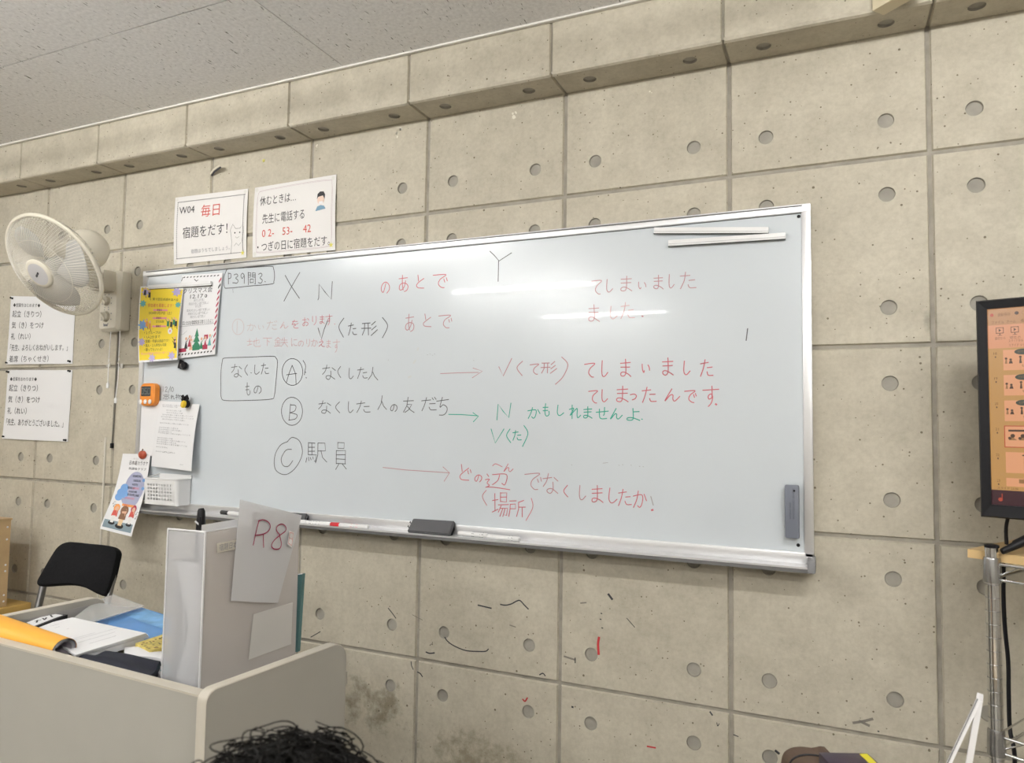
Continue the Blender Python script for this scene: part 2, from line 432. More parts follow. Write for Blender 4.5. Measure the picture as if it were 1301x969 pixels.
struct(MB().box((X0 - .1, Y1 - .1, 0), (X1 + .1, Y1, ZC + .01), PLASTER).build('wall_back'))
struct(MB().box((X0, -.012, 0), (X1, -.0005, .055), mat('baseboard_brown', (.13, .10, .08), .5), bev=.002).build('baseboard_front'))

# ------------------------------------------------------------------ ceiling lamps
HOUS = mat('lamp_housing', (.45, .45, .44), .6)
TUBE = mat('lamp_tube', (.9, .9, .9), .4, emit=LAMP_COL, es=TUBE_E)
def lamp_label(i):
    return 'white fluorescent ceiling light ' + ('leftmost of the row nearest the whiteboard', 'in the middle of the row nearest the whiteboard', 'rightmost of the row nearest the whiteboard', 'at the left of the middle row', 'at the right of the middle row', 'at the left of the rear row', 'at the right of the rear row')[i]
def make_lamp(x, y):
    t = thing('ceiling_light', lamp_label(0), 'ceiling light', (x, y, ZC), 'fluorescent ceiling lights')
    b = MB()
    b.prism([(-.045, 0), (.045, 0), (.022, -.028), (-.022, -.028)], -.62, .62, HOUS, lambda a, b_, h: Vector((x + h, y + a, ZC + b_)))
    b.build('housing', t)
    MB().tube([(x - .585, y, ZC - .088), (x + .585, y, ZC - .088)], .0155, TUBE, 14).build('tube', t)
    for e in (-1, 1):
        MB().box((x + e * .6 - .015, y - .016, ZC - .106), (x + e * .6 + .015, y + .016, ZC), WHITEP, bev=.003).build('lamp_holder', t)
    return t
l0 = make_lamp(*LAMPS[0])
for i, (x, y) in enumerate(LAMPS[1:], 1):
    c = copy_tree(l0, (x, y, ZC)); c['label'] = lamp_label(i)

# ================================================================== WHITEBOARD
BX0, BX1, BZ0, BZ1 = -.305, 2.060, .962, 1.862
YS, YF = -.022, -.029
wb = thing('whiteboard', 'long white board with aluminium frame and pen tray on the concrete wall', 'whiteboard', (.88, 0, BZ0))
MB().box((BX0 + .012, YS, BZ0 + .012), (BX1 - .012, -.003, BZ1 - .012), BOARDM).build('writing_surface', wb)
def rail(lo, hi, nm='frame_rail'):
    return MB().box(lo, hi, ALU, bev=.003).build(nm, wb)
rail((BX0, YF - .001, BZ1 - .022), (BX1, -.002, BZ1))
mb = MB(); mb.box((BX0 + .02, YF - .0035, BZ1 - .007), (BX1 - .02, YF - .0005, BZ1 - .0045), DARKALU); mb.build('frame_seam', wb); mb = MB(); mb.box((BX0 + .02, YS - .0012, BZ1 - .0235), (BX1 - .02, YS + .001, BZ1 - .0215), DARKALU); mb.build('frame_seam', wb)
rail((BX0, YF, BZ0 + .02), (BX0 + .022, -.002, BZ1 - .018)); rail((BX1 - .022, YF, BZ0 + .02), (BX1, -.002, BZ1 - .018))
rail((BX0, YF, BZ0 + .004), (BX1, -.002, BZ0 + .032))
# tray: floor, raised lip, dark under-edge
TY = -.078
mb = MB()
mb.prism([(-.004, .018), (-.004, .0), (TY, .000), (TY - .003, .001), (TY - .003, .0055), (TY + .003, .0055), (TY + .004, .003), (YF, .004)], BX0 + .004, BX1 - .004, ALU, lambda a, b, h: Vector((h, a, BZ0 + b)))
mb.build('pen_tray', wb, fix=True)
part_label(MB().box((BX0 + .004, TY - .0035, BZ0 - .008), (BX1 - .004, -.006, BZ0 + .001), DARKALU).build('tray_underside', wb), 'dark underside strip')
for x in (BX0 - .004, BX1 - .014):
    part_label(MB().box((x, TY - .006, BZ0 - .008), (x + .018, -.002, BZ0 + .022), GREYP, bev=.004).build('tray_end_cap', wb), 'grey plastic end cap')
for x, z in ((BX1 - .028, BZ1 - .030), (BX1 - .036, BZ0 + .048)):
    MB().lathe([(.0045, 0), (.004, .002), (0, .0025)], BLACKP, frame((x, YS, z), (0, -1, 0)), 12).build('rivet', wb)

# ------------------------------------------------------------------ strokes: each letter as pen strokes in a 100 x 100 box
TEN = [[(74, 42), (79, 58)], [(88, 36), (93, 52)]]
GL = {
 'の': [[(55, 25), (45, 60), (30, 82), (15, 72), (15, 48), (35, 25), (62, 20), (85, 38), (85, 65), (65, 88)]],
 'あ': [[(20, 28), (80, 22)], [(45, 8), (43, 50), (50, 85)], [(68, 38), (58, 65), (35, 85), (20, 78), (25, 58), (50, 48), (75, 52), (84, 68), (75, 85), (58, 92)]],
 'と': [[(35, 10), (40, 45)], [(80, 30), (45, 50), (25, 68), (35, 85), (80, 88)]],
 'て': [[(10, 22), (85, 18), (50, 45), (40, 70), (58, 88), (75, 90)]],
 'し': [[(32, 8), (27, 60), (35, 85), (55, 90), (85, 70)]],
 'ま': [[(20, 25), (80, 22)], [(22, 45), (78, 43)], [(52, 6), (52, 70), (40, 88), (22, 85), (22, 72), (40, 68), (65, 78), (84, 90)]],
 'い': [[(18, 20), (20, 60), (32, 82), (38, 70)], [(72, 25), (82, 45), (84, 64)]],
 'た': [[(10, 28), (60, 22)], [(38, 8), (28, 50), (10, 92)], [(55, 48), (86, 46)], [(52, 70), (62, 86), (92, 86)]],
 'よ': [[(52, 30), (85, 28)], [(50, 6), (52, 70), (40, 88), (18, 85), (20, 72), (40, 68), (65, 78), (88, 90)]],
 'か': [[(10, 34), (58, 26), (68, 40), (62, 75), (50, 90), (38, 80)], [(42, 8), (32, 50), (12, 90)], [(78, 24), (92, 55)]],
 'も': [[(45, 6), (40, 55), (45, 84), (62, 92), (80, 80), (78, 60)], [(22, 33), (68, 31)], [(22, 55), (66, 53)]],
 'れ': [[(28, 6), (28, 94)], [(8, 34), (40, 28), (10, 74), (50, 38), (66, 30), (64, 70), (72, 88), (94, 72)]],
 'せ': [[(8, 42), (92, 35)], [(68, 8), (66, 55), (58, 65)], [(32, 20), (32, 75), (45, 90), (82, 88)]],
 'ん': [[(50, 8), (10, 92), (40, 52), (55, 52), (55, 78), (68, 92), (94, 62)]],
 'く': [[(68, 8), (25, 48), (70, 92)]],
 'な': [[(10, 28), (55, 22)], [(38, 6), (28, 38), (10, 62)], [(68, 22), (90, 38)], [(62, 42), (62, 75), (50, 92), (32, 86), (34, 74), (52, 70), (70, 78), (88, 92)]],
 'ち': [[(12, 28), (90, 20)], [(50, 8), (32, 55), (55, 45), (78, 55), (78, 75), (58, 92), (28, 94)]],
 'す': [[(8, 26), (94, 20)], [(58, 6), (58, 55), (42, 65), (38, 50), (52, 42), (62, 55), (55, 80), (38, 97)]],
 'っ': [[(15, 45), (60, 38), (84, 55), (72, 80), (40, 92)]],
 'を': [[(20, 22), (75, 20)], [(45, 6), (18, 55), (45, 48), (55, 68)], [(84, 42), (45, 62), (38, 82), (55, 92), (84, 90)]],
 'お': [[(12, 30), (60, 27)], [(38, 6), (38, 80), (25, 90), (15, 75), (35, 58), (65, 52), (82, 68), (72, 85), (55, 90)], [(72, 16), (90, 32)]],
 'り': [[(25, 10), (22, 50), (30, 60)], [(70, 8), (74, 50), (62, 78), (42, 94)]],
 'え': [[(40, 6), (60, 14)], [(20, 35), (72, 30), (12, 90), (45, 62), (58, 84), (90, 90)]],
 'に': [[(20, 10), (16, 60), (22, 90), (30, 75)], [(48, 28), (84, 26)], [(44, 68), (58, 84), (88, 84)]],
 'へ': [[(6, 62), (35, 30), (94, 80)]],
 '人': [[(50, 8), (40, 55), (8, 92)], [(48, 42), (65, 70), (94, 92)]],
 '友': [[(10, 28), (90, 26)], [(45, 4), (35, 55), (8, 94)], [(38, 48), (75, 46), (50, 78), (22, 94)], [(40, 58), (65, 80), (94, 94)]],
 '形': [[(8, 20), (52, 18)], [(4, 52), (56, 50)], [(22, 20), (20, 60), (8, 92)], [(42, 20), (42, 92)], [(84, 8), (62, 30)], [(88, 36), (62, 60)], [(94, 60), (58, 94)]],
 '問': [[(12, 6), (12, 95)], [(12, 8), (40, 8), (40, 40), (12, 40)], [(12, 24), (40, 24)], [(60, 8), (60, 40)], [(60, 8), (90, 8), (90, 92), (80, 88)], [(60, 24), (90, 24)], [(60, 40), (90, 40)], [(34, 54), (34, 82)], [(34, 54), (68, 54), (68, 80), (34, 80)]],
 '駅': [[(15, 8), (15, 60)], [(15, 8), (46, 8)], [(15, 26), (42, 26)], [(15, 43), (42, 43)], [(30, 8), (30, 60)], [(15, 60), (50, 60), (47, 92), (40, 86)], [(8, 72), (2, 92)], [(16, 70), (18, 84)], [(25, 70), (28, 82)], [(34, 68), (37, 78)], [(58, 8), (90, 8), (90, 42), (58, 42)], [(58, 8), (56, 60), (48, 94)], [(70, 42), (78, 70), (97, 92)]],
 '員': [[(30, 4), (72, 4), (72, 24), (30, 24), (30, 4)], [(20, 32), (20, 78)], [(20, 32), (80, 32), (80, 78)], [(20, 47), (80, 47)], [(20, 62), (80, 62)], [(20, 78), (80, 78)], [(38, 80), (16, 98)], [(60, 80), (86, 98)]],
 '辺': [[(30, 20), (85, 18), (80, 70), (68, 64)], [(58, 20), (50, 50), (32, 72)], [(10, 16), (18, 28)], [(4, 45), (20, 44), (12, 62), (20, 75), (6, 84)], [(6, 84), (40, 86), (97, 96)]],
 '場': [[(5, 35), (35, 33)], [(20, 10), (20, 75)], [(3, 80), (36, 70)], [(50, 6), (50, 40)], [(50, 6), (86, 6), (86, 40), (50, 40)], [(50, 23), (86, 23)], [(40, 52), (97, 52)], [(55, 55), (38, 80)], [(52, 66), (92, 66), (86, 94), (76, 90)], [(65, 66), (48, 96)], [(78, 66), (64, 96)]],
 '所': [[(8, 12), (46, 10)], [(12, 28), (12, 60), (3, 94)], [(12, 28), (42, 28), (42, 52), (12, 52)], [(86, 8), (58, 18)], [(58, 18), (58, 55), (48, 94)], [(58, 45), (97, 44)], [(78, 45), (78, 97)]],
 '地': [[(4, 40), (36, 38)], [(20, 15), (20, 72)], [(4, 80), (36, 68)], [(42, 45), (88, 28), (86, 58), (78, 58)], [(66, 8), (66, 68)], [(52, 28), (52, 80), (62, 92), (95, 90), (95, 74)]],
 '下': [[(5, 15), (95, 15)], [(48, 15), (48, 94)], [(52, 40), (72, 55)]],
 '鉄': [[(28, 6), (5, 38)], [(28, 6), (48, 30)], [(14, 38), (42, 38)], [(8, 54), (46, 54)], [(27, 38), (27, 86)], [(12, 64), (17, 76)], [(42, 62), (37, 74)], [(3, 90), (48, 85)], [(62, 14), (54, 36)], [(56, 32), (92, 32)], [(50, 54), (97, 54)], [(74, 8), (72, 55), (50, 94)], [(74, 56), (97, 94)]],
 '忘': [[(48, 3), (52, 15)], [(12, 20), (90, 20)], [(28, 20), (28, 42), (80, 42)], [(18, 62), (12, 80)], [(32, 60), (38, 88), (70, 90), (74, 76)], [(50, 55), (55, 66)], [(78, 58), (92, 72)]],
 '物': [[(18, 15), (10, 32)], [(8, 32), (42, 30)], [(26, 6), (26, 97)], [(4, 62), (44, 52)], [(58, 8), (46, 40)], [(54, 30), (96, 28), (90, 86), (76, 92)], [(68, 30), (50, 66)], [(82, 30), (58, 88)]],
 'A': [[(50, 8), (18, 94)], [(50, 8), (84, 94)], [(28, 58), (74, 58)]],
 'N': [[(18, 94), (22, 8), (78, 90), (82, 6)]],
 'P': [[(22, 6), (22, 94)], [(20, 10), (66, 14), (64, 46), (24, 52)]],
 '3': [[(18, 16), (55, 6), (74, 24), (42, 46), (78, 66), (58, 92), (14, 88)]],
 '9': [[(76, 24), (45, 6), (20, 28), (42, 52), (74, 30), (72, 94)]],
 '1': [[(50, 6), (50, 94)]], '2': [[(18, 24), (48, 6), (78, 28), (18, 92), (86, 90)]],
 '0': [[(50, 6), (20, 40), (30, 88), (66, 90), (82, 45), (50, 6)]],
}
ANG = set('友形問駅員場所地下鉄人物忘AN')          # strokes kept angular
for a, b in (('で', 'て'), ('だ', 'た'), ('ど', 'と')): GL[a] = GL[b] + TEN
GL['だ'] = GL['た'] + [[(70, 8), (76, 22)], [(84, 4), (90, 18)]]

def writing(name, label, items, wd, parent, Zm, plane, n, seed=1, gap=34):
    """items: (material, char|strokes, box) in the close-up frame Zm=(x0,y0,scale); words lying apart become parts of their own"""
    rnd = random.Random(seed)
    def pt(x, y): return plane(Zm[0] + x * Zm[2], Zm[1] + y * Zm[2])
    ST = []
    for it in items:
        mt, g, bx = it[:3]; ww = it[3] if len(it) > 3 else wd
        if isinstance(g, str):
            x0, y0, x1, y1 = bx
            for st in GL[g]:
                q = [(x0 + (x1 - x0) * (a / 100 + rnd.uniform(-.015, .015)), y0 + (y1 - y0) * (b / 100 + rnd.uniform(-.012, .012))) for a, b in st]
                ST.append((bx, q if g in ANG else smooth_line(q, 5), ww, mt))
        else:
            for st in g:
                if len(st) == 1: st = [st[0], (st[0][0] + 3, st[0][1] + 1)]
                b_ = (min(p[0] for p in st), min(p[1] for p in st), max(p[0] for p in st), max(p[1] for p in st))
                ST.append((b_, smooth_line(st, 6) if len(st) > 2 and bx != 'ang' else st, ww, mt))
    words = []
    for b_, q, ww, mt in ST:
        hit = [w_ for w_ in words if any(b_[0] - c[0][2] < gap and c[0][0] - b_[2] < gap and b_[1] - c[0][3] < gap * .4 and c[0][1] - b_[3] < gap * .4 for c in w_)]
        new = [(b_, q, ww, mt)]
        for w_ in hit: new = w_ + new; words.remove(w_)
        words.append(new)
    for w_ in words:
        mb = MB()
        for b_, q, ww, mt in w_: ribbon(mb, [pt(*p) for p in q], ww, n, mt)
        o = mb.build(name, parent)
        if label: part_label(o, label)
    return o
NB = Vector((0, -1, 0))
bp = lambda u, v: onY(u, v, YS - .0006)
K, R, Gn, Pl, Fa, Pu, Gy = BLACKM, REDM, GREENM, PALEM, FAINTM, PURPM, GREYM
def circ(cx, cy, rx, ry, a0=-80, a1=290): return [(cx + rx * cos(radians(a)), cy + ry * sin(radians(a))) for a in range(a0, a1, 20)]
Z1 = (280, 310, 340 / 1301); Z2 = (280, 440, 340 / 1301); Z3 = (560, 300, 400 / 1301); Z4 = (560, 440, 400 / 1301); Z5 = (110, 470, 250 / 1101)
writing('black_writing', 'black marker heading top left', [
 (K, [[(28, 130), (45, 120), (150, 113), (245, 108), (258, 118), (263, 150), (260, 180), (248, 194), (140, 204), (40, 214), (20, 208), (17, 165), (28, 130)]], None),
 (K, 'P', (33, 136, 60, 198)), (K, [[(60, 188)]], None), (K, '3', (60, 142, 94, 194)), (K, '9', (94, 138, 124, 194)), (K, '問', (130, 134, 174, 200)), (K, '3', (180, 138, 210, 194)), (K, [[(216, 182)]], None),
 (K, [[(60, 218), (62, 235)]], None, .0012),
 (K, [[(315, 152), (345, 205), (384, 263)], [(386, 138), (350, 200), (309, 277)]], None),
 (K, [[(474, 271), (478, 262), (480, 194), (508, 232), (539, 269), (544, 182)]], 'ang'),
 (K, [[(475, 408), (480, 425), (491, 461), (506, 410), (520, 374)]], 'ang'), (K, [[(600, 360), (576, 402), (598, 452)]], None), (K, 'た', (618, 378, 666, 448)), (K, '形', (684, 370, 768, 448)), (K, [[(788, 357), (813, 398), (788, 455)]], None)],
 .0028, wb, Z1, bp, NB)
writing('red_writing', 'red marker words at the top left', [
 (R, 'の', (775, 170, 828, 248)), (R, 'あ', (856, 143, 922, 238)), (R, 'と', (938, 142, 1002, 224)), (R, 'で', (1026, 133, 1108, 220)),
 (Pu, 'あ', (888, 333, 952, 432)), (Pu, 'と', (972, 333, 1036, 410)), (Pu, 'で', (1053, 330, 1130, 416))], .0027, wb, Z1, bp, NB, 2)
writing('red_writing', 'small red marker sentence with a circled number', [
 (Fa, [circ(86, 402, 28, 38)], None), (Fa, [[(82, 374), (80, 432)]], None), (Fa, 'か', (125, 383, 176, 425)), (Fa, 'い', (178, 388, 216, 420)), (Fa, 'だ', (220, 370, 280, 420)),
 (Pl, 'ん', (285, 376, 332, 412)), (R, 'を', (340, 366, 386, 412)), (R, 'お', (394, 354, 434, 402)), (R, 'り', (440, 346, 475, 396)), (R, 'ま', (476, 343, 512, 392)), (R, 'す', (508, 338, 546, 396)), (R, [[(554, 388)]], None),
 (Pl, '地', (128, 452, 198, 502)), (Pl, '下', (205, 450, 252, 497)), (Pl, '鉄', (260, 450, 330, 502)), (Pl, 'に', (338, 452, 378, 500)), (Pl, 'の', (374, 463, 408, 502)), (Pl, 'り', (412, 458, 442, 502)), (Pl, 'か', (438, 458, 476, 502)), (R, 'え', (474, 463, 510, 502)), (Pl, 'ま', (510, 463, 542, 508)), (Pl, 'す', (544, 460, 582, 528))],
 .0019, wb, Z1, bp, NB, 3)
writing('black_writing', 'black marker lines A, B and C with the boxed note', [
 (K, [[(10, 66), (25, 56), (130, 52), (250, 48), (270, 56), (277, 80), (270, 170), (262, 238), (245, 256), (140, 262), (30, 263), (5, 250), (2, 200), (3, 120), (10, 66)]], None),
 (K, 'な', (48, 82, 110, 155)), (K, 'く', (110, 85, 142, 145)), (K, 'し', (154, 85, 196, 140)), (K, [[(148, 128)]], None), (K, 'た', (194, 76, 238, 140)), (K, 'も', (114, 172, 152, 242)), (K, 'の', (158, 182, 204, 236)),
 (K, [circ(350, 124, 50, 65)], None), (K, [[(402, 68), (414, 95), (408, 138)], [(416, 152)], [(413, 125)]], None), (K, [[(349, 92), (334, 130), (320, 178)], [(349, 92), (366, 135), (368, 182)], [(322, 138), (371, 131)]], 'ang'),
 (K, 'な', (490, 86, 566, 166)), (K, 'く', (562, 92, 594, 156)), (K, 'し', (615, 100, 652, 162)), (K, 'た', (660, 96, 720, 162)), (K, '人', (715, 95, 768, 168)),
 (K, [circ(348, 315, 51, 68)], None), (K, [[(341, 280), (334, 358)], [(341, 284), (366, 288), (362, 312), (338, 322)], [(338, 322), (372, 332), (364, 352), (332, 358)]], None),
 (K, 'な', (470, 260, 544, 330)), (K, 'く', (550, 265, 592, 327)), (K, 'し', (610, 262, 652, 327)), (K, 'た', (655, 260, 735, 327)), (K, '人', (762, 233, 810, 312)), (K, 'の', (822, 273, 864, 322)), (K, '友', (884, 243, 946, 325)), (K, 'だ', (970, 243, 1056, 318)), (K, 'ち', (1042, 238, 1118, 340)),
 (K, [[(328, 462), (290, 482), (264, 535), (268, 598), (315, 623), (365, 590), (398, 522), (386, 462), (350, 442), (326, 462)]], None), (K, [[(346, 500), (318, 505), (296, 545), (305, 578), (330, 582), (352, 555)]], None),
 (K, '駅', (412, 460, 520, 572)), (K, '員', (548, 462, 622, 600)),
 (Gy, [[(1005, 40)], [(1018, 36)], [(1030, 42)], [(1040, 36)], [(815, 65)], [(1230, 68)]], None, .0012)], .0024, wb, Z2, bp, NB, 4)
writing('red_arrow', 'red marker arrows', [
 (Pu, [[(1070, 132), (1160, 128), (1255, 126)], [(1228, 105), (1274, 120), (1225, 152)]], 'ang'), (Pu, [[(790, 588), (900, 600), (1112, 614)], [(1082, 585), (1114, 614), (1088, 655)]], 'ang')], .0021, wb, Z2, bp, NB)
writing('green_arrow', 'green marker arrow', [(Gn, [[(1110, 330), (1170, 331), (1252, 337)], [(1228, 322), (1254, 340), (1230, 366)]], 'ang')], .0026, wb, Z2, bp, NB)
writing('black_writing', 'black marker Y and pen tick', [(K, [[(203, 62), (220, 78), (241, 102), (292, 69)], [(239, 102), (237, 186)]], 'ang', .0024), (K, [[(1268, 382), (1262, 430)]], None, .0026)], .0024, wb, Z3, bp, NB)
writing('red_writing', 'faded red marker words at the top right', [
 (Pu, 'て', (618, 168, 672, 247)), (Pu, 'し', (674, 174, 716, 236)), (Pu, 'ま', (730, 160, 802, 234)), (Pu, 'い', (810, 180, 854, 226)), (Pu, 'ま', (868, 156, 930, 224)), (Pu, 'し', (933, 153, 970, 220)), (Pu, 'た', (983, 143, 1060, 224)),
 (Pu, 'ま', (598, 278, 666, 360)), (Pl, 'し', (688, 285, 736, 347)), (Pl, 'た', (738, 268, 806, 346)), (Pu, [[(832, 330)]], None, .004)], .0022, wb, Z3, bp, NB, 5)
writing('red_writing', 'red marker lines beside the first arrow', [
 (Pu, [[(240, 84), (258, 122), (293, 50)]], 'ang'), (Pu, [[(338, 61), (315, 88), (336, 120)]], None), (Pu, 'て', (364, 63, 412, 120)), (Pu, '形', (412, 58, 482, 114)), (Pu, [[(500, 44), (525, 75), (505, 125), (474, 156)]], None),
 (R, 'て', (588, 56, 646, 134)), (R, 'し', (654, 53, 696, 132)), (R, 'ま', (730, 48, 796, 132)), (R, 'い', (824, 63, 870, 117)), (R, 'ま', (903, 43, 972, 127)), (R, 'し', (993, 56, 1036, 122)), (R, 'た', (1068, 48, 1130, 130)),
 (R, 'て', (606, 170, 656, 240)), (R, 'し', (654, 173, 696, 234)), (R, 'ま', (713, 160, 786, 237)), (R, 'っ', (778, 180, 814, 224)), (R, 'た', (826, 163, 896, 237)), (R, 'ん', (918, 170, 992, 230)), (R, 'で', (1003, 170, 1060, 238)), (R, 'す', (1076, 158, 1152, 250)), (R, [[(1136, 238), (1139, 240)]], None, .0045)], .0027, wb, Z4, bp, NB, 6)
writing('green_writing', 'green marker lines', [
 (Gn, [[(232, 303), (237, 238), (258, 268), (281, 294), (290, 234)]], 'ang'), (Gn, 'か', (354, 248, 414, 302)), (Gn, 'も', (414, 233, 456, 292)), (Gn, 'し', (470, 238, 514, 290)), (Gn, 'れ', (528, 238, 582, 302)), (Gn, 'ま', (580, 246, 634, 302)), (Gn, 'せ', (638, 248, 696, 304)), (Gn, 'ん', (694, 253, 754, 304)), (Gn, 'よ', (758, 253, 832, 312)), (Gn, [[(830, 300)]], None),
 (Gn, [[(208, 341), (225, 399), (261, 341)]], 'ang'), (Gn, [[(286, 341), (272, 368), (289, 397)]], None), (Gn, 'た', (294, 343, 336, 392)), (Gn, [[(344, 327), (360, 360), (338, 413)]], None)], .0027, wb, Z4, bp, NB, 7)
writing('red_writing', 'red marker question along the bottom', [
 (R, 'ど', (62, 478, 130, 562)), (R, 'の', (136, 523, 174, 564)), (R, '辺', (180, 514, 288, 594)), (R, 'へ', (212, 478, 256, 502), .002), (R, 'ん', (256, 482, 302, 520), .002),
 (R, [[(188, 594), (172, 620), (190, 656)]], None, .002), (R, '場', (210, 598, 282, 706)), (R, '所', (278, 630, 352, 706)), (R, [[(374, 627), (380, 665), (352, 719)]], None, .002),
 (Pu, 'で', (338, 508, 422, 600)), (Pu, 'な', (415, 520, 492, 614)), (R, 'く', (498, 570, 536, 626)), (Pu, 'し', (560, 568, 606, 640)), (R, 'ま', (610, 570, 682, 652)), (R, 'し', (680, 578, 736, 654)), (R, 'た', (728, 583, 792, 664)), (R, 'か', (788, 590, 856, 674)),
 (Gy, [[(868, 620), (878, 655)]], None), (R, [[(872, 676), (876, 675)]], None, .005)], .0025, wb, Z4, bp, NB, 8)
writing('black_writing', 'small black date note beside the orange timer', [
 (K, '1', (420, 90, 436, 122)), (K, '2', (436, 92, 456, 122)), (K, [[(470, 90), (456, 130)]], None), (K, '1', (464, 95, 478, 122)), (K, '0', (472, 93, 490, 122)), (K, '忘', (424, 134, 466, 166)), (K, 'れ', (468, 136, 496, 166)), (K, '物', (496, 132, 530, 166))], .0018, wb, Z5, bp, NB, 9)
writing('ink_smudge', 'grey wiped ink smudges', [(SMUDGE, [[(940, 80), (948, 68)], [(915, 150), (925, 146)]], None, .006), (SMUDGE, [[(962, 8), (958, 18)]], None, .005)], .004, wb, Z2, bp, NB)
writing('ink_smudge', 'faint dotted ink remains', [(Gy, [[(735, 490)], [(750, 488)], [(785, 490)], [(820, 495)], [(835, 496)], [(670, 482), (690, 480)], [(540, 489)]], None, .0012)], .0012, wb, Z4, bp, NB)

# marks scribbled and scuffed on the concrete below the board
ZW = (380, 680, 380 / 1274); ZV = (720, 680, 480 / 1301)
wpn = lambda u, v: onY(u, v, -.0006)
SCUFF = mat('scuff_grey', (.22, .20, .17), .8); REDW = mat('red_scribble', (.50, .035, .04), .5)
o = writing('pen_mark', 'black pen scribbles', [
 (INK, [[(380, 310), (396, 330), (412, 352)]], None, .003), (SCUFF, [[(483, 338), (525, 360)]], None, .002), (INK, [[(763, 297), (818, 310)]], None, .004), (INK, [[(858, 294), (880, 297), (905, 291), (928, 279), (942, 278), (960, 297), (976, 313)]], None, .0036),
 (INK, [[(621, 434), (632, 450), (660, 470), (710, 490), (765, 494), (795, 493), (806, 484)]], None, .0034), (INK, [[(541, 497), (557, 502), (576, 500)]], None, .004), (SCUFF, [[(557, 468), (568, 460)]], None, .003), (INK, [[(477, 538), (479, 555), (486, 570)]], None, .003), (INK, [[(505, 582), (516, 588), (525, 601)]], None, .0035), (INK, [[(50, 433), (90, 410)]], None, .0028),
 (INK, [[(1025, 593), (1038, 587), (1048, 597)]], None, .0034), (SCUFF, [[(898, 382), (922, 390)]], None, .003), (SCUFF, [[(1200, 288), (1222, 286)]], None, .004), (SCUFF, [[(1130, 515), (1176, 530)]], None, .005), (INK, [[(1176, 522), (1176, 542)]], None, .003), (INK, [[(1163, 730)]], None, .005)], .003, wall, ZW, wpn, NB, gap=8)
o = writing('pen_mark', 'black pen flecks', [
 (INK, [[(144, 203), (156, 219)]], None, .006), (INK, [[(207, 285), (234, 316)]], None, .002), (INK, [[(118, 268)], [(115, 288)], [(121, 318)]], None, .003), (INK, [[(494, 608), (501, 618)]], None, .004), (INK, [[(517, 645), (520, 656), (525, 648)]], None, .002), (INK, [[(575, 686), (590, 692)]], None, .0025), (INK, [[(720, 742), (730, 750)]], None, .006),
 (SCUFF, [[(988, 645), (1020, 640), (1052, 632)], [(1010, 640), (1040, 654)]], None, .006), (INK, [[(1072, 674)]], None, .003), (INK, [[(18, 590)]], None, .004)], .003, wall, ZV, wpn, NB, gap=8)
o = writing('pen_mark', 'red pen scribbles', [(REDW, [[(111, 352), (108, 375), (110, 408)]], None, .0065), (REDW, [[(278, 726), (305, 731)]], None, .004), (REDW, [[(607, 694), (614, 700), (624, 690)]], None, .0)], .004, wall, ZV, wpn, NB, gap=8)
o = writing('pen_mark', 'red pen curl', [(REDW, [[(953, 698), (962, 706), (972, 692)]], None, .004)], .004, wall, ZW, wpn, NB)
# bits of glue and a curl of old tape left on the wall
GLUE = mat('dried_glue', (.74, .71, .62), .5); YGLUE = mat('yellow_putty', (.62, .58, .16), .6)
mb = MB()
for (u, v, r) in ((505, 172, .007), (508, 165, .006), (653, 146, .006), (656, 143, .004), (403, 187, .004), (827, 118, .003)):
    for k in range(3):
        c = onY(u + random.uniform(-2, 2), v + random.uniform(-3, 3), -.0005); rr = r * random.uniform(.4, .8)
        mb.add([c + Vector((rr * cos(q * .7 * random.uniform(.8, 1.2)), -.0005, rr * 1.3 * sin(q * .7))) for q in range(9)], [list(range(9))], GLUE)
mb.build('glue_residue', wall)
mb = MB(); c = onY(335, 204, -.001); mb.lathe([(.006, 0), (.005, .002), (0, .003)], YGLUE, frame(c, (0, -1, 0)), 9); mb.build('putty_blob', wall)
tp = [onY(267, 221, -.002), onY(268.5, 219, -.006), onY(271, 215.5, -.014), onY(275, 212.5, -.022), onY(279, 210, -.026)]
mb = MB(); a = [p + Vector((-.004, .002, .004)) for p in tp]; b = [p + Vector((.004, -.002, -.004)) for p in tp]
mb.add(a + b, [[i, i + 1, 6 + i, 5 + i] for i in range(4)], mat('old_tape', (.70, .66, .55), .5))
mb.add([p + Vector((.002, .0005, -.001)) for p in b] + [p + Vector((.006, .002, -.007)) for p in b], [[i, i + 1, 6 + i, 5 + i] for i in range(4)], INK)
tag(mb.build('tape_strip'), 'curled strip of old tape peeling off the concrete wall joint above the posters', 'tape')

# ================================================================== PAPERS ON THE WALL
def wsheet(TL, TR, BR, BL, ys, bulge=None):
    return Sheet(*[onY(u, v, y) for (u, v), y in zip((TL, TR, BR, BL), ys)], bulge=bulge)
def pin(u, v, label, y=-.004):
    c = onY(u, v, y)
    mb = MB(); M = frame(c, (.25, -1, .1))
    mb.lathe([(.0005, -.006), (.0006, 0)], CHROME, M, 6)
    mb.lathe([(.0042, 0), (.0048, .0015), (.0026, .003), (.0024, .008), (.004, .0095), (.0038, .0115), (0, .012)], BLACKP, M, 12)
    return tag(mb.build('push_pin'), label, 'push pin', 'black push pins holding the class rule notices')
def notice(name, label, c, lines, title):
    s = wsheet(*c, (-.003,) * 4, lambda a, t: .003 * sin(pi * a) + .004 * (t ** 3) * (1 - a))
    o = s.mesh(MB(), PAPER).build(name); tag(o, label, 'notice', 'class greeting notices on the left of the wall')
    mb = MB()
    s.text(mb, title, .05, .155, .062, INK, h=.0008)
    for i, l in enumerate(lines): s.text(mb, l, .045, .30 + .165 * i, .105, INK, wid=None if len(l) < 12 else .88, h=.0008)
    mb.build('printed_text', o); return s
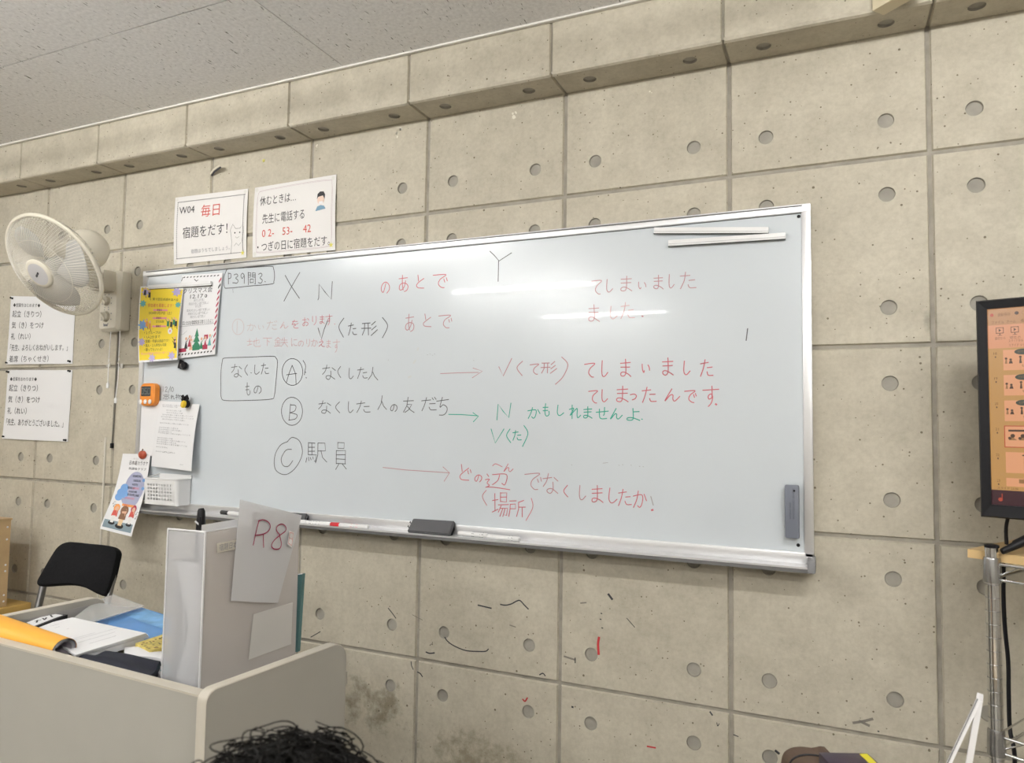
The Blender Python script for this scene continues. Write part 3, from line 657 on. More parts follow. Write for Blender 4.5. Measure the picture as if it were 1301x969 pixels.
notice('wall_notice', 'white notice in large Japanese handwriting below the fan, upper of two', [(14, 376), (96, 378), (92, 462), (9, 463)], ['起立（きりつ）', '気（き）をつけ', '礼（れい）', '「先生、よろしくおねがいします。」', '着席（ちゃくせき）'], '◆授業をはじめます◆')
notice('wall_notice', 'white notice in large Japanese handwriting above the black chair, lower of two', [(10, 470), (92, 470), (86, 561), (4, 557)], ['起立（きりつ）', '気（き）をつけ', '礼（れい）', '「先生、ありがとうございました。」'], '◆授業をおわります◆')
for u, v, l in ((16, 379, 'black push pin at the top left corner of the upper notice'), (10, 461, 'black push pin at the lower left corner of the upper notice'), (89, 459, 'black push pin at the lower right corner of the upper notice'),
                (11, 472.5, 'black push pin at the top left corner of the lower notice'), (89, 471.5, 'black push pin at the top right corner of the lower notice'), (6, 554.5, 'black push pin at the bottom left corner of the lower notice'), (83.5, 559, 'black push pin at the bottom right corner of the lower notice')):
    pin(u, v, l)
def stickers(s, par, star):
    mb = MB()
    tape = mat('clear_tape', (.72, .71, .67), .3)
    for a, t in ((.03, .04), (.965, .045), (.03, .955)):
        mb = MB(); s.disc(mb, a, t, .02, tape, .0012); part_label(mb.build('corner_tape', par), 'clear tape dot')
    mb = MB(); a, t = star
    pts = [(a + (.028 if k % 2 == 0 else .012) * sin(pi * k / 5) , t - (.028 if k % 2 == 0 else .012) * s.w / s.h * cos(pi * k / 5)) for k in range(10)]
    s.poly(mb, pts, mat('yellow_star', (.72, .66, .12), .5), .0014); part_label(mb.build('star_sticker', par), 'yellow star sticker')
s = wsheet((223, 251), (315.5, 239.5), (313, 327), (221, 336), (-.003,) * 4, lambda a, t: .004 * sin(pi * t))
o = tag(s.mesh(MB(), PAPER2).build('wall_poster'), 'white poster with dotted border above the whiteboard, left of the pair', 'poster', 'white posters above the whiteboard')
mb = MB()
for k in range(44):
    x = .045 + .91 * k / 43
    for t in (.075, .915): s.rect(mb, x, t, x + .012, t + .012, INK, .0008)
for k in range(30):
    t = .08 + .83 * k / 29
    for x in (.04, .95): s.rect(mb, x, t, x + .009, t + .016, INK, .0008)
s.text(mb, 'W04', .07, .26, .15, INK); s.text(mb, '毎日', .38, .33, .20, RINK); s.text(mb, '宿題をだす！', .13, .62, .185, INK, wid=.62); s.text(mb, '宿題はうちでしましょう。', .25, .86, .066, GINK)
cat = [(.80, .92), (.81, .75), (.79, .58), (.82, .50), (.86, .57), (.92, .57), (.955, .50), (.965, .62), (.945, .74), (.965, .92)]
s.line(mb, cat, .0012, INK); s.disc(mb, .85, .63, .008, INK); s.disc(mb, .915, .63, .008, INK); s.line(mb, [(.86, .69), (.88, .71), (.905, .69)], .001, INK); s.line(mb, [(.84, .82), (.87, .78), (.90, .82), (.93, .78)], .001, INK)
mb.build('printed_text', o); stickers(s, o, (.955, .93))
s = wsheet((324, 238.5), (427.5, 221.5), (426, 317.5), (321, 327), (-.003,) * 4, lambda a, t: .004 * sin(pi * t))
o = tag(s.mesh(MB(), PAPER2).build('wall_poster'), 'white poster about calling in absence above the whiteboard, right of the pair', 'poster', 'white posters above the whiteboard')
mb = MB()
for off, wd in ((0, .0011), (.012, .0008)):
    q = [(.10, .06 + off), (.5, .045 + off), (.9, .055 + off), (.955, .12), (.965 - off, .5), (.955, .88), (.9, .95 - off), (.5, .955 - off), (.10, .945 - off), (.05, .88), (.04 + off, .5), (.05, .12), (.10, .06 + off)]
    s.line(mb, smooth_line(q, 6), wd, mat('print_mauve', (.52, .42, .45), .7))
s.text(mb, '休むときは…', .08, .27, .15, INK, wid=.45); s.text(mb, '先生に電話する', .12, .53, .15, INK, wid=.52); s.text(mb, '0 2-　53- 　42', .12, .73, .15, RINK, wid=.60); s.text(mb, '・つぎの日に宿題をだす。', .06, .92, .145, INK, wid=.88)
s.disc(mb, .83, .315, .042, mat('skin_print', (.80, .62, .52), .7), .0006); s.poly(mb, [(.785, .30), (.79, .23), (.82, .20), (.86, .205), (.88, .25), (.875, .31), (.855, .26), (.80, .27)], INK, .001)
s.poly(mb, [(.77, .46), (.79, .40), (.83, .385), (.87, .40), (.89, .44)], mat('blue_print', (.20, .35, .48), .7), .0009); s.rect(mb, .81, .335, .855, .37, PAPER, .0009)
mb.build('printed_text', o); stickers(s, o, (.955, .93))

# ================================================================== PAPERS ON THE BOARD
YB_ = -.0255
YEL = mat('poster_yellow', (.86, .66, .045), .6); BLUEP = mat('print_blue', (.20, .36, .66), .7); PURP = mat('print_lilac', (.46, .40, .66), .7); ORG = mat('print_orange', (.80, .33, .10), .7); TEALP = mat('print_teal', (.14, .42, .42), .7); GRNP = mat('print_green', (.04, .22, .12), .7); WINE = mat('print_wine', (.42, .04, .09), .7); SKINP = mat('print_skin', (.72, .44, .30), .7); BRN = mat('print_brown', (.22, .11, .06), .7)
# christmas party poster (behind)
s = wsheet((231, 349.5), (283, 346.5), (273, 450), (224.5, 455.5), (-.0255, -.0255, -.034, -.034), lambda a, t: .004 * sin(pi * t))
o = tag(s.mesh(MB(), PAPER).build('event_poster'), 'white Christmas party poster with red striped border on the whiteboard', 'poster')
mb = MB()
for k in range(11):
    x = .05 + .083 * k; s.poly(mb, [(x, .028), (x + .04, .02), (x + .045, .032), (x + .005, .04)], INK, .0008); s.poly(mb, [(x, .955), (x + .04, .945), (x + .045, .962), (x + .005, .972)], INK, .0008)
for k in range(12):
    t = .05 + .075 * k; s.poly(mb, [(.935, t + .05), (.985, t), (.992, t + .03), (.94, t + .075)], (WINE, INK)[k % 2] if k < 2 else WINE, .0008)
s.line(mb, [(.03, .03), (.01, .07)], .003, INK); s.line(mb, [(.33, .06), (.39, .085), (.42, .07)], .003, INK)
s.text(mb, 'クリスマス会', .08, .225, .07, INK, wid=.72); s.text(mb, '12.17', .27, .295, .07, INK, wid=.32); s.disc(mb, .66, .275, .03, INK); s.disc(mb, .66, .275, .015, PAPER, .0012)
for t, w_ in ((.335, .27), (.375, .5), (.41, .16), (.455, .58), (.495, .5), (.535, .38)): s.text(mb, '年末のたのしい会です楽しい', .5 - w_ / 2, t, .04, GINK if t > .33 else RINK, wid=w_)
for t in (.585, .61): s.text(mb, '申し込みは事務所まで来てください', .5 - .38, t, .026, INK, wid=.78)
s.line(mb, [(.02, .625), (.93, .62)], .0012, GINK)
s.line(mb, [(.08, .72), (.15, .72), (.25, .68)], .001, GINK)
for k, wq in enumerate((.055, .085, .11)):
    t0 = .66 + .065 * k; s.poly(mb, [(.51, t0), (.51 + wq, t0 + .10), (.51 - wq, t0 + .10)], GRNP, .0008 + .0002 * k)
s.rect(mb, .41, .86, .60, .925, GRNP, .0007); s.rect(mb, .06, .885, .25, .93, WINE, .0008); s.rect(mb, .67, .87, .80, .925, WINE, .0008); s.rect(mb, .70, .75, .80, .80, WINE, .0008)
for a, t, m_ in ((.24, .81, INK), (.33, .79, WINE), (.37, .83, SKINP), (.64, .83, GRNP), (.74, .82, WINE), (.85, .80, TEALP)):
    s.disc(mb, a, t - .035, .028, SKINP, .0009); s.poly(mb, [(a - .045, t + .085), (a, t - .02), (a + .045, t + .085)], m_, .0011); s.line(mb, [(a + .02, t), (a + .06, t - .04)], .002, m_)
mb.build('printed_picture', o)
# yellow festival poster (in front, curling off the board at the bottom)
s = wsheet((178.5, 363.5), (233.5, 366), (223.5, 456.5), (176, 460.5), (-.034, -.034, -.058, -.064), lambda a, t: .006 * sin(pi * t) - .006 * a * t)
o = tag(s.mesh(MB(), PAPER).build('event_poster'), 'bright yellow speech event poster curling off the left edge of the whiteboard', 'poster')
mb = MB(); s.rect(mb, .025, .02, .985, .975, YEL, .0003)
def blot(a, t, r, m_):
    s.poly(mb, [(a + r * (1 if k % 2 else .55) * cos(pi * k / 7), t + r * .62 * (1 if k % 2 else .55) * sin(pi * k / 7)) for k in range(14)], m_, .0011)
for q in ((.14, .08, .10, PURP), (.86, .06, .12, PURP), (.10, .235, .09, TEALP), (.93, .24, .08, TEALP), (.12, .52, .13, BLUEP), (.10, .74, .10, PURP), (.36, .955, .10, PURP), (.86, .94, .10, PURP)): blot(*q)
for a, t, m_ in ((.13, .07, INK), (.24, .10, INK), (.22, .49, ORG), (.30, .52, ORG), (.74, .49, GRNP), (.82, .50, INK), (.88, .47, GRNP), (.93, .49, INK), (.93, .74, INK), (.94, .79, INK)):
    s.disc(mb, a, t - .04, .022, SKINP, .0014); s.poly(mb, [(a - .022, t - .02), (a + .022, t - .02), (a + .03, t + .05), (a - .03, t + .05)], m_, .0013)
    s.line(mb, [(a - .02, t), (a - .07, t - .05)], .0018, m_); s.line(mb, [(a + .01, t + .045), (a + .03, t + .085)], .002, INK)
s.disc(mb, .80, .605, .055, PAPER, .0012); s.disc(mb, .80, .605, .02, PINKINK, .0014)
s.text(mb, '第十回日本語弁論大会', .32, .185, .042, INK, wid=.60); s.text(mb, '参加者を募集します！', .22, .275, .055, RINK, wid=.60)
for t in (.325, .435, .545): s.rect(mb, .36, t - .018, .70, t + .006, PINKINK, .0011); s.text(mb, '開催日', .45, t + .003, .032, INK, h=.0014)
s.text(mb, '2024年1月27日（土）', .25, .375, .045, INK, wid=.55); s.text(mb, '文化会館', .44, .49, .038, INK)
for k, l in enumerate(('・１グループ5分', '・1人2分まで', '・国籍・年齢は自由です！', '・個人・２人参加も可能', '・歌ってもいいよ！')): s.text(mb, l, .16, .64 + .055 * k, .045, INK, wid=(.42, .40, .62, .56, .46)[k])
s.text(mb, '申込みは事務局の先生まで来てください', .08, .905, .033, PINKINK, wid=.82)
mb.build('printed_picture', o)
# handout with a magnet clip and the blank sheets behind it
s = wsheet((180, 508), (240, 511), (236, 594), (177, 574), (-.0325, -.0265, -.030, -.034))
tag(s.mesh(MB(), PAPER).build('paper_sheet'), 'blank white sheet on the whiteboard behind the printed handout', 'paper')
s = wsheet((205, 510.5), (253.5, 513.5), (243, 598.5), (192, 592), (-.030, -.031, -.060, -.046), lambda a, t: .006 * sin(pi * t))
o = tag(s.mesh(MB(), PAPER).build('handout'), 'white printed handout hanging from the yellow magnet on the whiteboard', 'handout')
mb = MB(); rnd = random.Random(3)
for t, a0, w_ in ((.05, .04, .55), (.075, .06, .40), (.13, .18, .40), (.165, .20, .42), (.20, .10, .80), (.235, .08, .84), (.27, .12, .6), (.33, .08, .75), (.40, .08, .5), (.43, .08, .6), (.46, .08, .35), (.485, .08, .82), (.56, .08, .4), (.59, .08, .72), (.62, .08, .5), (.65, .08, .78), (.70, .08, .3), (.77, .08, .5), (.93, .72, .08)):
    s.text(mb, '次の文を読んで答えを書いてください練習問題'[:max(3, int(w_ * 20))], a0, t, .022, GINK, wid=w_, h=.0008)
s.line(mb, [(.28, .77), (.34, .75), (.40, .775), (.5, .75), (.52, .77)], .0009, GINK)
mb.build('printed_text', o)
# karaoke flyer, curling out from under the board
s = wsheet((156, 576), (191, 577), (167, 681.5), (127, 671.5), (-.032, -.030, -.125, -.135), lambda a, t: -.012 * sin(pi * min(1, t * 1.1)) - .006 * sin(pi * a) * t)
o = tag(s.mesh(MB(), PAPER, 8, 16).build('flyer'), 'karaoke club flyer with three singers curling below the red magnet', 'flyer')
mb = MB()
s.text(mb, '日本語カラオケ', .30, .135, .058, INK, wid=.66); s.text(mb, '放課後クラブ', .30, .20, .035, INK, wid=.62); s.text(mb, 'みんなで', .42, .07, .025, GINK)
LIL = mat('flyer_lilac', (.40, .42, .58), .7); SKY = mat('flyer_blue', (.18, .36, .68), .7)
s.blob(mb, .62, .42, .33, .20, LIL, .0004); s.blob(mb, .58, .54, .30, .13, LIL, .0005)
for a, t, r in ((.30, .44, .13), (.22, .50, .12), (.20, .56, .12), (.36, .52, .11), (.90, .32, .05), (.92, .42, .05)): s.blob(mb, a, t, r, r * .42, SKY, .0007 + r * .001, 18, 3)
for k, (a, t, w_, m_) in enumerate(((.55, .29, .3, INK), (.60, .345, .26, INK), (.58, .395, .2, INK), (.45, .44, .26, INK), (.62, .44, .22, PINKINK), (.52, .485, .28, INK), (.50, .525, .4, INK), (.45, .57, .32, PINKINK))): s.text(mb, '毎週金曜日開催', a - .05, t, .032, m_, wid=w_, h=.0018)
s.rect(mb, .04, .865, .95, .965, mat('flyer_grey', (.22, .29, .33), .7), .0010)
s.rect(mb, .38, .635, .80, .665, ORG, .0010); s.text(mb, '歌おう', .45, .66, .03, WINE, h=.0014)
for a, t, hair, top, low, hw in ((.26, .70, ORG, RINK, PAPER2, .09), (.52, .72, BRN, BRN, mat('print_sand', (.74, .55, .33), .7), .12), (.80, .68, WINE, RINK, PAPER2, .09)):
    s.disc(mb, a, t, hw * 1.05, hair, .0010, hw * .55); s.disc(mb, a + .01, t + .012, hw * .62, SKINP, .0012, hw * .36)
    s.poly(mb, [(a - hw * .8, t + .035), (a + hw * .8, t + .035), (a + hw * .95, t + .11), (a - hw * .95, t + .11)], top, .0013)
    s.poly(mb, [(a - hw * .6, t + .10), (a + hw * .6, t + .10), (a + hw * .5, t + .19), (a - hw * .5, t + .19)], low, .0014)
    s.line(mb, [(a + hw * .6, t + .06), (a + hw * .3, t + .025)], .004, SKINP, .0016)
    s.disc(mb, a, t + .195, hw * 1.1, BLACKP, .0009, hw * .26)
for a, t in ((.10, .66), (.14, .69), (.93, .74), (.95, .79)): s.line(mb, [(a, t), (a + .02, t - .03), (a + .06, t - .03)], .0014, INK); s.disc(mb, a, t, .014, INK)
mb.build('printed_picture', o)

# ================================================================== MAGNETS, TIMER, BASKET AND PEN-TRAY THINGS
def bar(name, label, p0, p1, h, y, group, dep=.009, txt=None):
    a, b = onY(*p0, y), onY(*p1, y); d = (b - a); L = d.length; M = frame((a + b) / 2, (0, -1, 0), d)
    mb = MB(); mb.box((-L / 2, -h / 2, -dep), (L / 2, h / 2, 0), WHITEP, M, bev=.0025)
    o = tag(mb.build(name), label, 'magnet bar', group)
    mb = MB(); mb.box((-L / 2 + .001, -h * .22, -.0002), (L / 2 - .001, -h * .16, .0005), mat('magnet_seam', (.45, .45, .46), .5), M); mb.build('seam', o)
    mb = MB(); mb.box((-L / 2, -h / 2 - .0005, -dep), (L / 2, -h / 2 + .0025, -dep * .35), mat('magnet_backing', (.05, .05, .05), .7), M); part_label(mb.build('magnet_strip', o), 'black magnet strip')
    return o
bar('magnet_bar', 'long white magnet bar near the top right, upper of two', (830.5, 292.3), (976.5, 291.8), .0165, -.036, 'white magnet bars on the whiteboard')
bar('magnet_bar', 'long white magnet bar near the top right, lower of two', (848.5, 308.5), (998, 299.0), .0165, -.036, 'white magnet bars on the whiteboard')
bar('magnet_bar', 'white magnet bar holding the yellow and Christmas posters', (188, 364.6), (267, 359.4), .016, -.042, 'white magnet bars on the whiteboard')
# slate eraser stuck at the right end
SLATE = mat('slate_plastic', (.16, .175, .215), .5)
a, b = onY(1007.5, 616, -.05), onY(1005, 684, -.05); L = (a - b).length; wd = (onY(1015.5, 650, -.05) - onY(997, 650, -.05)).length
er = thing('board_eraser', 'slate grey long magnetic eraser standing upright at the right end of the board', 'eraser', ((a + b) / 2 + Vector((0, 0, -L / 2))), 'erasers on the whiteboard')
M = frame((a + b) / 2, (0, -1, 0), (0, 0, 1))
mb = MB(); mb.box((-L / 2, -wd / 2, -.014), (L / 2, wd / 2, 0), SLATE, M, bev=.005); mb.build('handle', er)
mb = MB(); mb.box((-L / 2 + .003, -wd / 2 + .002, -.0268), (L / 2 - .003, wd / 2 - .002, -.013), BLACKFAB, M); mb.build('felt_pad', er)
mb = MB(); DS = mat('slate_print', (.07, .075, .10), .6)
es = Sheet(M @ Vector((-L / 2, -wd / 2 + .001, .0002)), M @ Vector((L / 2, -wd / 2 + .001, .0002)), M @ Vector((L / 2, wd / 2 - .001, .0002)), M @ Vector((-L / 2, wd / 2 - .001, .0002)))
es.n = Vector((0, -1, 0))
mb.lathe([(.0028, 0), (.0025, .0008), (0, .001)], BLACKP, frame(M @ Vector((L / 2 - .014, -wd * .16, .0)), (0, -1, 0)), 12)
vs, fs = text_mesh('WHITEBOARD ERASER')
x1 = max(v[0] for v in vs)
for k, (off, ln, sz) in enumerate(((.002, .075, .007), (-.006, .04, .006))):
    mb.add([M @ Vector((-.018 + v[0] / x1 * ln, -(off) + v[1] * sz - .004, .0006)) for v in vs], [f for f in fs], DS)
mb.build('eraser_print', er)
# dark eraser lying in the tray, another mostly hidden behind the plastic sleeve
def tray_eraser(label, q, dz=.0):
    TL, TR, BR, BL = [onY(*p, y) for p, y in zip(q, (-.034, -.034, -.070, -.070))]
    n = (BL - TL).cross(TR - TL).normalized()
    t = thing('board_eraser', label, 'eraser', ((BL + BR) / 2), 'erasers on the whiteboard')
    mb = MB(); vs = [TL, TR, BR, BL] + [p - n * .012 for p in (TL, TR, BR, BL)]
    bm = bmesh.new(); bv = [bm.verts.new(v) for v in vs]
    for f in ((3, 2, 1, 0), (4, 5, 6, 7), (0, 1, 5, 4), (1, 2, 6, 5), (2, 3, 7, 6), (3, 0, 4, 7)): bm.faces.new([bv[i] for i in f])
    bmesh.ops.recalc_face_normals(bm, faces=bm.faces); bmesh.ops.bevel(bm, geom=list(bm.edges), offset=.003, segments=2, affect='EDGES')
    mb.bm(bm, mat('eraser_charcoal', (.085, .085, .09), .5), None, True); mb.build('handle', t)
    mb = MB(); e = (TR - TL).normalized() * .002; g = (BL - TL).normalized() * .002
    c = [TL + e + g, TR - e + g, BR - e - g, BL + e - g]; back = [p - n * .0125 for p in c]; fr = [p - n * .023 for p in c]
    mb.add(back + fr, [[0, 1, 2, 3], [7, 6, 5, 4]] + [[k, k + 4, (k + 1) % 4 + 4, (k + 1) % 4] for k in range(4)], BLACKFAB); mb.build('felt_pad', t, fix=True)
    mb = MB()
    for k in (.3, .62): 
        p = TL + (BL - TL) * k - (TR - TL).normalized() * .002; mb.tube([p + n * .001, p - (TR - TL).normalized() * .004 - n * .003, p - n * .008], .0015, BLACKP, 6)
    mb.build('side_clip', t)
    return t
tray_eraser('charcoal eraser leaning in the middle of the pen tray', [(524.7, 657.8), (577.5, 661), (570.5, 678.8), (516.8, 674.2)])
tray_eraser('charcoal eraser in the pen tray, mostly hidden behind the R8 sleeve', [(340, 648), (390.5, 651.5), (386, 664), (335, 660)])
# board markers
def marker(label, p0, p1, capcol, capfrac, capside, y=-.066, r=.0072, bands=()):
    a, b = onY(*p0, y), onY(*p1, y); d = (b - a).normalized(); L = (b - a).length
    t = thing('board_marker', label, 'marker pen', (a + b) / 2 - Vector((0, 0, r)), 'board markers in the pen tray')
    if capside == 'r': a, b, d = b, a, -d
    M = frame(a, d); c = L * capfrac
    MB().lathe([(0, c), (r * .9, c), (r, c + .002), (r, L - .004), (r * .8, L), (0, L)], WHITEP, M, 16).build('barrel', t)
    mb = MB(); mb.lathe([(0, 0), (r * .8, 0), (r * 1.04, .002), (r * 1.06, c - .001), (r * .9, c), (0, c)], capcol, M, 16); part_label(mb.build('cap', t), 'coloured cap')
    mb = MB()
    for (f0, f1, ang, m_) in bands:                      # printed text bands that wrap the barrel
        n = 5; vs = []
        for q in (f0, f1):
            for k in range(n + 1):
                an = radians(ang[0] + (ang[1] - ang[0]) * k / n); vs.append(M @ Vector((cos(an) * (r + .0003), sin(an) * (r + .0003), L * q)))
        mb.add(vs, [[k, k + 1, n + 2 + k, n + 1 + k] for k in range(n)], m_)
    if bands: mb.build('barrel_print', t)
    return t
BK = mat('cap_black', (.02, .02, .022), .35); RDC = mat('cap_red', (.55, .02, .03), .35)
allr = (0, 360)
marker('black-capped board marker near the left end of the tray behind the file box', (281, 650.5), (316, 654), BK, .27, 'l')
marker('white board marker with black print beside the R8 sleeve', (378, 662.5), (420, 666), mat('cap_white', (.74, .74, .74), .4), .3, 'l', bands=[(.38, .46, allr, INK), (.5, .53, allr, INK), (.56, .62, allr, GINK), (.68, .70, allr, INK)])
marker('red-capped board marker in the tray', (420.5, 666), (468, 669.5), RDC, .24, 'l', bands=[(.55, .60, allr, PINKINK), (.63, .65, allr, GINK), (.68, .75, allr, PINKINK)])
marker('white board marker with a black badge right beside the charcoal eraser', (582.5, 677), (619, 680.5), mat('cap_white', (.74, .74, .74), .4), .12, 'r', bands=[(.12, .17, allr, INK), (.21, .24, allr, GINK), (.42, .52, allr, INK), (.58, .86, (200, 330), GINK)])
marker('white board marker at the right end of the row in the tray', (619.5, 681.5), (660, 685), mat('cap_white', (.74, .74, .74), .4), .2, 'r', bands=[(.2, .24, allr, GINK), (.3, .33, allr, GINK), (.5, .68, (200, 330), GINK)])
# orange timer
a, b = onY(177.5, 500, -.05), onY(196.5, 502, -.05); c = (a + b) / 2; W = (b - a).length; H_ = .084
ORANGE = mat('orange_plastic', (.82, .27, .03), .4)
tm = thing('kitchen_timer', 'orange digital timer stuck on the left edge of the whiteboard', 'timer', (c.x, -.03, c.z - H_ / 2))
M = frame((c.x, -.05, c.z), (-.05, -1, 0), (1, 0, 0)); M = Matrix.Translation((0, 0, 0)) @ M
def rrect(w_, h_, r, n=6):
    out = []
    for cx, cy, a0 in ((w_ / 2 - r, h_ / 2 - r, 0), (-w_ / 2 + r, h_ / 2 - r, 90), (-w_ / 2 + r, -h_ / 2 + r, 180), (w_ / 2 - r, -h_ / 2 + r, 270)):
        for k in range(n + 1): an = radians(a0 + 90 * k / n); out.append((cx + r * cos(an), cy + r * sin(an)))
    return out
def slab(mb, w_, h_, r, z0, z1, m_, M, bev=.003):
    o_ = rrect(w_, h_, r); i_ = rrect(w_ - 2 * bev, h_ - 2 * bev, max(r - bev, .0006)); n = len(o_)
    vs = [M @ Vector((x, y, z0)) for x, y in o_] + [M @ Vector((x, y, z1 - bev)) for x, y in o_] + [M @ Vector((x, y, z1)) for x, y in i_]
    fs = [list(range(n))[::-1], list(range(2 * n, 3 * n))] + [[k, (k + 1) % n, n + (k + 1) % n, n + k] for k in range(n)] + [[n + k, n + (k + 1) % n, 2 * n + (k + 1) % n, 2 * n + k] for k in range(n)]
    mb.add(vs, fs, m_, True)
mb = MB(); slab(mb, W, H_, .02, -.022, .004, ORANGE, M, .006); mb.build('body', tm)
M2 = M @ Matrix.Translation((-.002, .012, .0035))
mb = MB(); slab(mb, W * .66, H_ * .44, .004, 0, .0015, mat('lcd_dark', (.035, .04, .045), .25), M2, .0008); part_label(mb.build('display', tm), 'dark display')
mb = MB(); SEG = mat('lcd_segment', (.16, .18, .17), .4)
for dx, segs in ((-.018, 'abcdef'), (.000, 'afgcd'), (.018, 'abcdef')):
    q = {'a': (-.005, .010, .005, .010), 'g': (-.005, 0, .005, 0), 'd': (-.005, -.010, .005, -.010), 'f': (-.006, .009, -.006, .001), 'b': (.006, .009, .006, .001), 'e': (-.006, -.001, -.006, -.009), 'c': (.006, -.001, .006, -.009)}
    for g_ in segs:
        x0, y0, x1, y1 = q[g_]; mb.box((dx + min(x0, x1) - .0012, min(y0, y1) - .0012, .0015), (dx + max(x0, x1) + .0012, max(y0, y1) + .0012, .002), SEG, M2)
mb.build('digits', tm)
for dx in (-.027, 0, .025):
    mb = MB(); mb.lathe([(.0085, 0), (.0085, .003), (.006, .0045), (0, .005)], WHITEP, M @ Matrix.Translation((dx - .002, -.027, .003)), 16); part_label(mb.build('button', tm), 'white button')
# clips and magnets
def clip_magnet(label, u, v, y, body, tilt, sc=1):
    c = onY(u, v, y); t = thing('magnet_clip', label, 'magnet', c, 'magnet clips on the whiteboard')
    M = frame(c, (0, -1, 0)) @ Matrix.Rotation(tilt, 4, 'Z') @ Matrix.Scale(sc, 4)
    mb = MB(); mb.lathe([(.014, -.004), (.0145, .004), (.012, .008), (0, .0085)], body, M, 20); mb.lathe([(.010, .0084), (.008, .0075), (0, .0075)], STEEL if body is BLACKP else body, M, 20); mb.build('magnet', t)
    mb = MB(); mb.box((-.017, -.030, -.003), (.017, -.010, .001), BLACKP, M, bev=.002); mb.box((-.015, -.012, .001), (.015, -.004, .006), BLACKP, M, bev=.002); mb.build('clip_jaw', t)
    return t
clip_magnet('black magnet clip under the Christmas poster on the whiteboard', 234, 464.5, -.032, BLACKP, .5)
t = clip_magnet('yellow round magnet clip holding the printed handout', 237, 513, -.044, BLACKP, -.3)
c = onY(233.5, 513.5, -.056); mb = MB(); M = frame(c, (-.35, -1, .15)); mb.lathe([(.0125, -.004), (.0135, .0), (.0135, .004), (.011, .007), (0, .0078)], mat('yellow_plastic', (.80, .55, .02), .35), M, 20); part_label(mb.build('yellow_cap', t), 'yellow disc')
mb = MB(); mb.box((-.005, -.038, -.004), (.005, -.016, .002), BLACKP, frame(onY(235, 514, -.052), (0, -1, 0)) @ Matrix.Rotation(-.35, 4, 'Z'), bev=.002); mb.build('clip_lever', t)
c = onY(181, 577.5, -.036); ap = thing('magnet', 'small red apple-shaped magnet holding the karaoke flyer', 'magnet', c)
mb = MB(); bm = bmesh.new(); bmesh.ops.create_uvsphere(bm, u_segments=20, v_segments=12, radius=.019)
for v in bm.verts:
    v.co.y *= .55; r_ = math.hypot(v.co.x, v.co.z); v.co.z *= .86
    if v.co.z > .010 and abs(v.co.x) < .008: v.co.z -= .004 * (1 - abs(v.co.x) / .008)
mb.bm(bm, mat('apple_red', (.42, .07, .03), .4), Matrix.Translation(c), True); mb.build('apple', ap)
mb = MB(); mb.tube([c + Vector((0, -.002, .010)), c + Vector((.002, -.002, .022))], .0018, BRN, 6); mb.build('stalk', ap)
# white basket hung on the board
bx0 = onY(184, 607, -.088).x; bx1 = onY(221, 611, -.088).x; bzt = onY(184, 607, -.088).z; bzb = .990
by0, by1 = -.088, -.0245
bk = thing('storage_basket', 'white perforated plastic basket hung on the lower left of the board', 'basket', ((bx0 + bx1) / 2, (by0 + by1) / 2, bzb))
def grid_holes(mb, nx, ny, u0, u1, v0, v1, fill, fn, th, m_):
    du, dv = (u1 - u0) / nx, (v1 - v0) / ny
    for i in range(nx):
        for j in range(ny):
            a0, a1, b0, b1 = u0 + du * i, u0 + du * (i + 1), v0 + dv * j, v0 + dv * (j + 1); x, y = du * (1 - fill) / 2, dv * (1 - fill) / 2
            o_ = [(a0, b0), (a1, b0), (a1, b1), (a0, b1)]; i_ = [(a0 + x, b0 + y), (a1 - x, b0 + y), (a1 - x, b1 - y), (a0 + x, b1 - y)]
            for h in (0, th): mb.add([fn(*p, h) for p in o_ + i_], [[k, (k + 1) % 4, 4 + (k + 1) % 4, 4 + k][::(1 if h == 0 else -1)] for k in range(4)], m_)
            mb.add([fn(*p, 0) for p in i_] + [fn(*p, th) for p in i_], [[k, (k + 1) % 4, 4 + (k + 1) % 4, 4 + k] for k in range(4)], m_)
mb = MB(); tp_ = .006; th = .002
fn = lambda a, b, h: Vector((a, by0 + tp_ * (1 - (b - bzb) / (bzt - bzb)) + h, b))
mx0, mx1, mz0, mz1 = bx0 + .010, bx1 - .008, bzb + .014, bzt - .016
grid_holes(mb, 9, 5, mx0, mx1, mz0, mz1, .62, fn, th, WHITEP)
for q in ((bx0, mx0, bzb, bzt), (mx1, bx1, bzb, bzt), (mx0, mx1, bzb, mz0), (mx0, mx1, mz1, bzt)):
    for h in (0, th): mb.add([fn(q[0], q[2], h), fn(q[1], q[2], h), fn(q[1], q[3], h), fn(q[0], q[3], h)], [[0, 1, 2, 3]], WHITEP)
mb.build('front_wall', bk)
mb = MB()
rc = .012; arc = [(bx1 + rc * sin(radians(k * 15)) * 1.0, by0 + rc - rc * cos(radians(k * 15))) for k in range(7)] + [(bx1 + rc, by1)]
for (x0, y0), (x1, y1) in zip(arc[:-1], arc[1:]):
    mb.add([(x0, y0 + tp_, bzb), (x1, y1 if y1 == by1 else y1 + tp_, bzb), (x1, y1, bzt), (x0, y0, bzt)], [[0, 1, 2, 3]], WHITEP, True)
mb.build('right_wall', bk)
mb = MB(); mb.box((bx0, by0 + .004, bzb), (bx0 + .002, by1, bzt), WHITEP); mb.build('left_wall', bk)
mb = MB(); mb.box((bx0, by1 - .002, bzb), (bx1 + rc, by1, bzt + .014), WHITEP, bev=.001); mb.build('back_wall', bk)
mb = MB(); mb.box((bx0, by0 + tp_, bzb), (bx1 + .01, by1, bzb + .003), WHITEP); mb.build('bottom', bk)
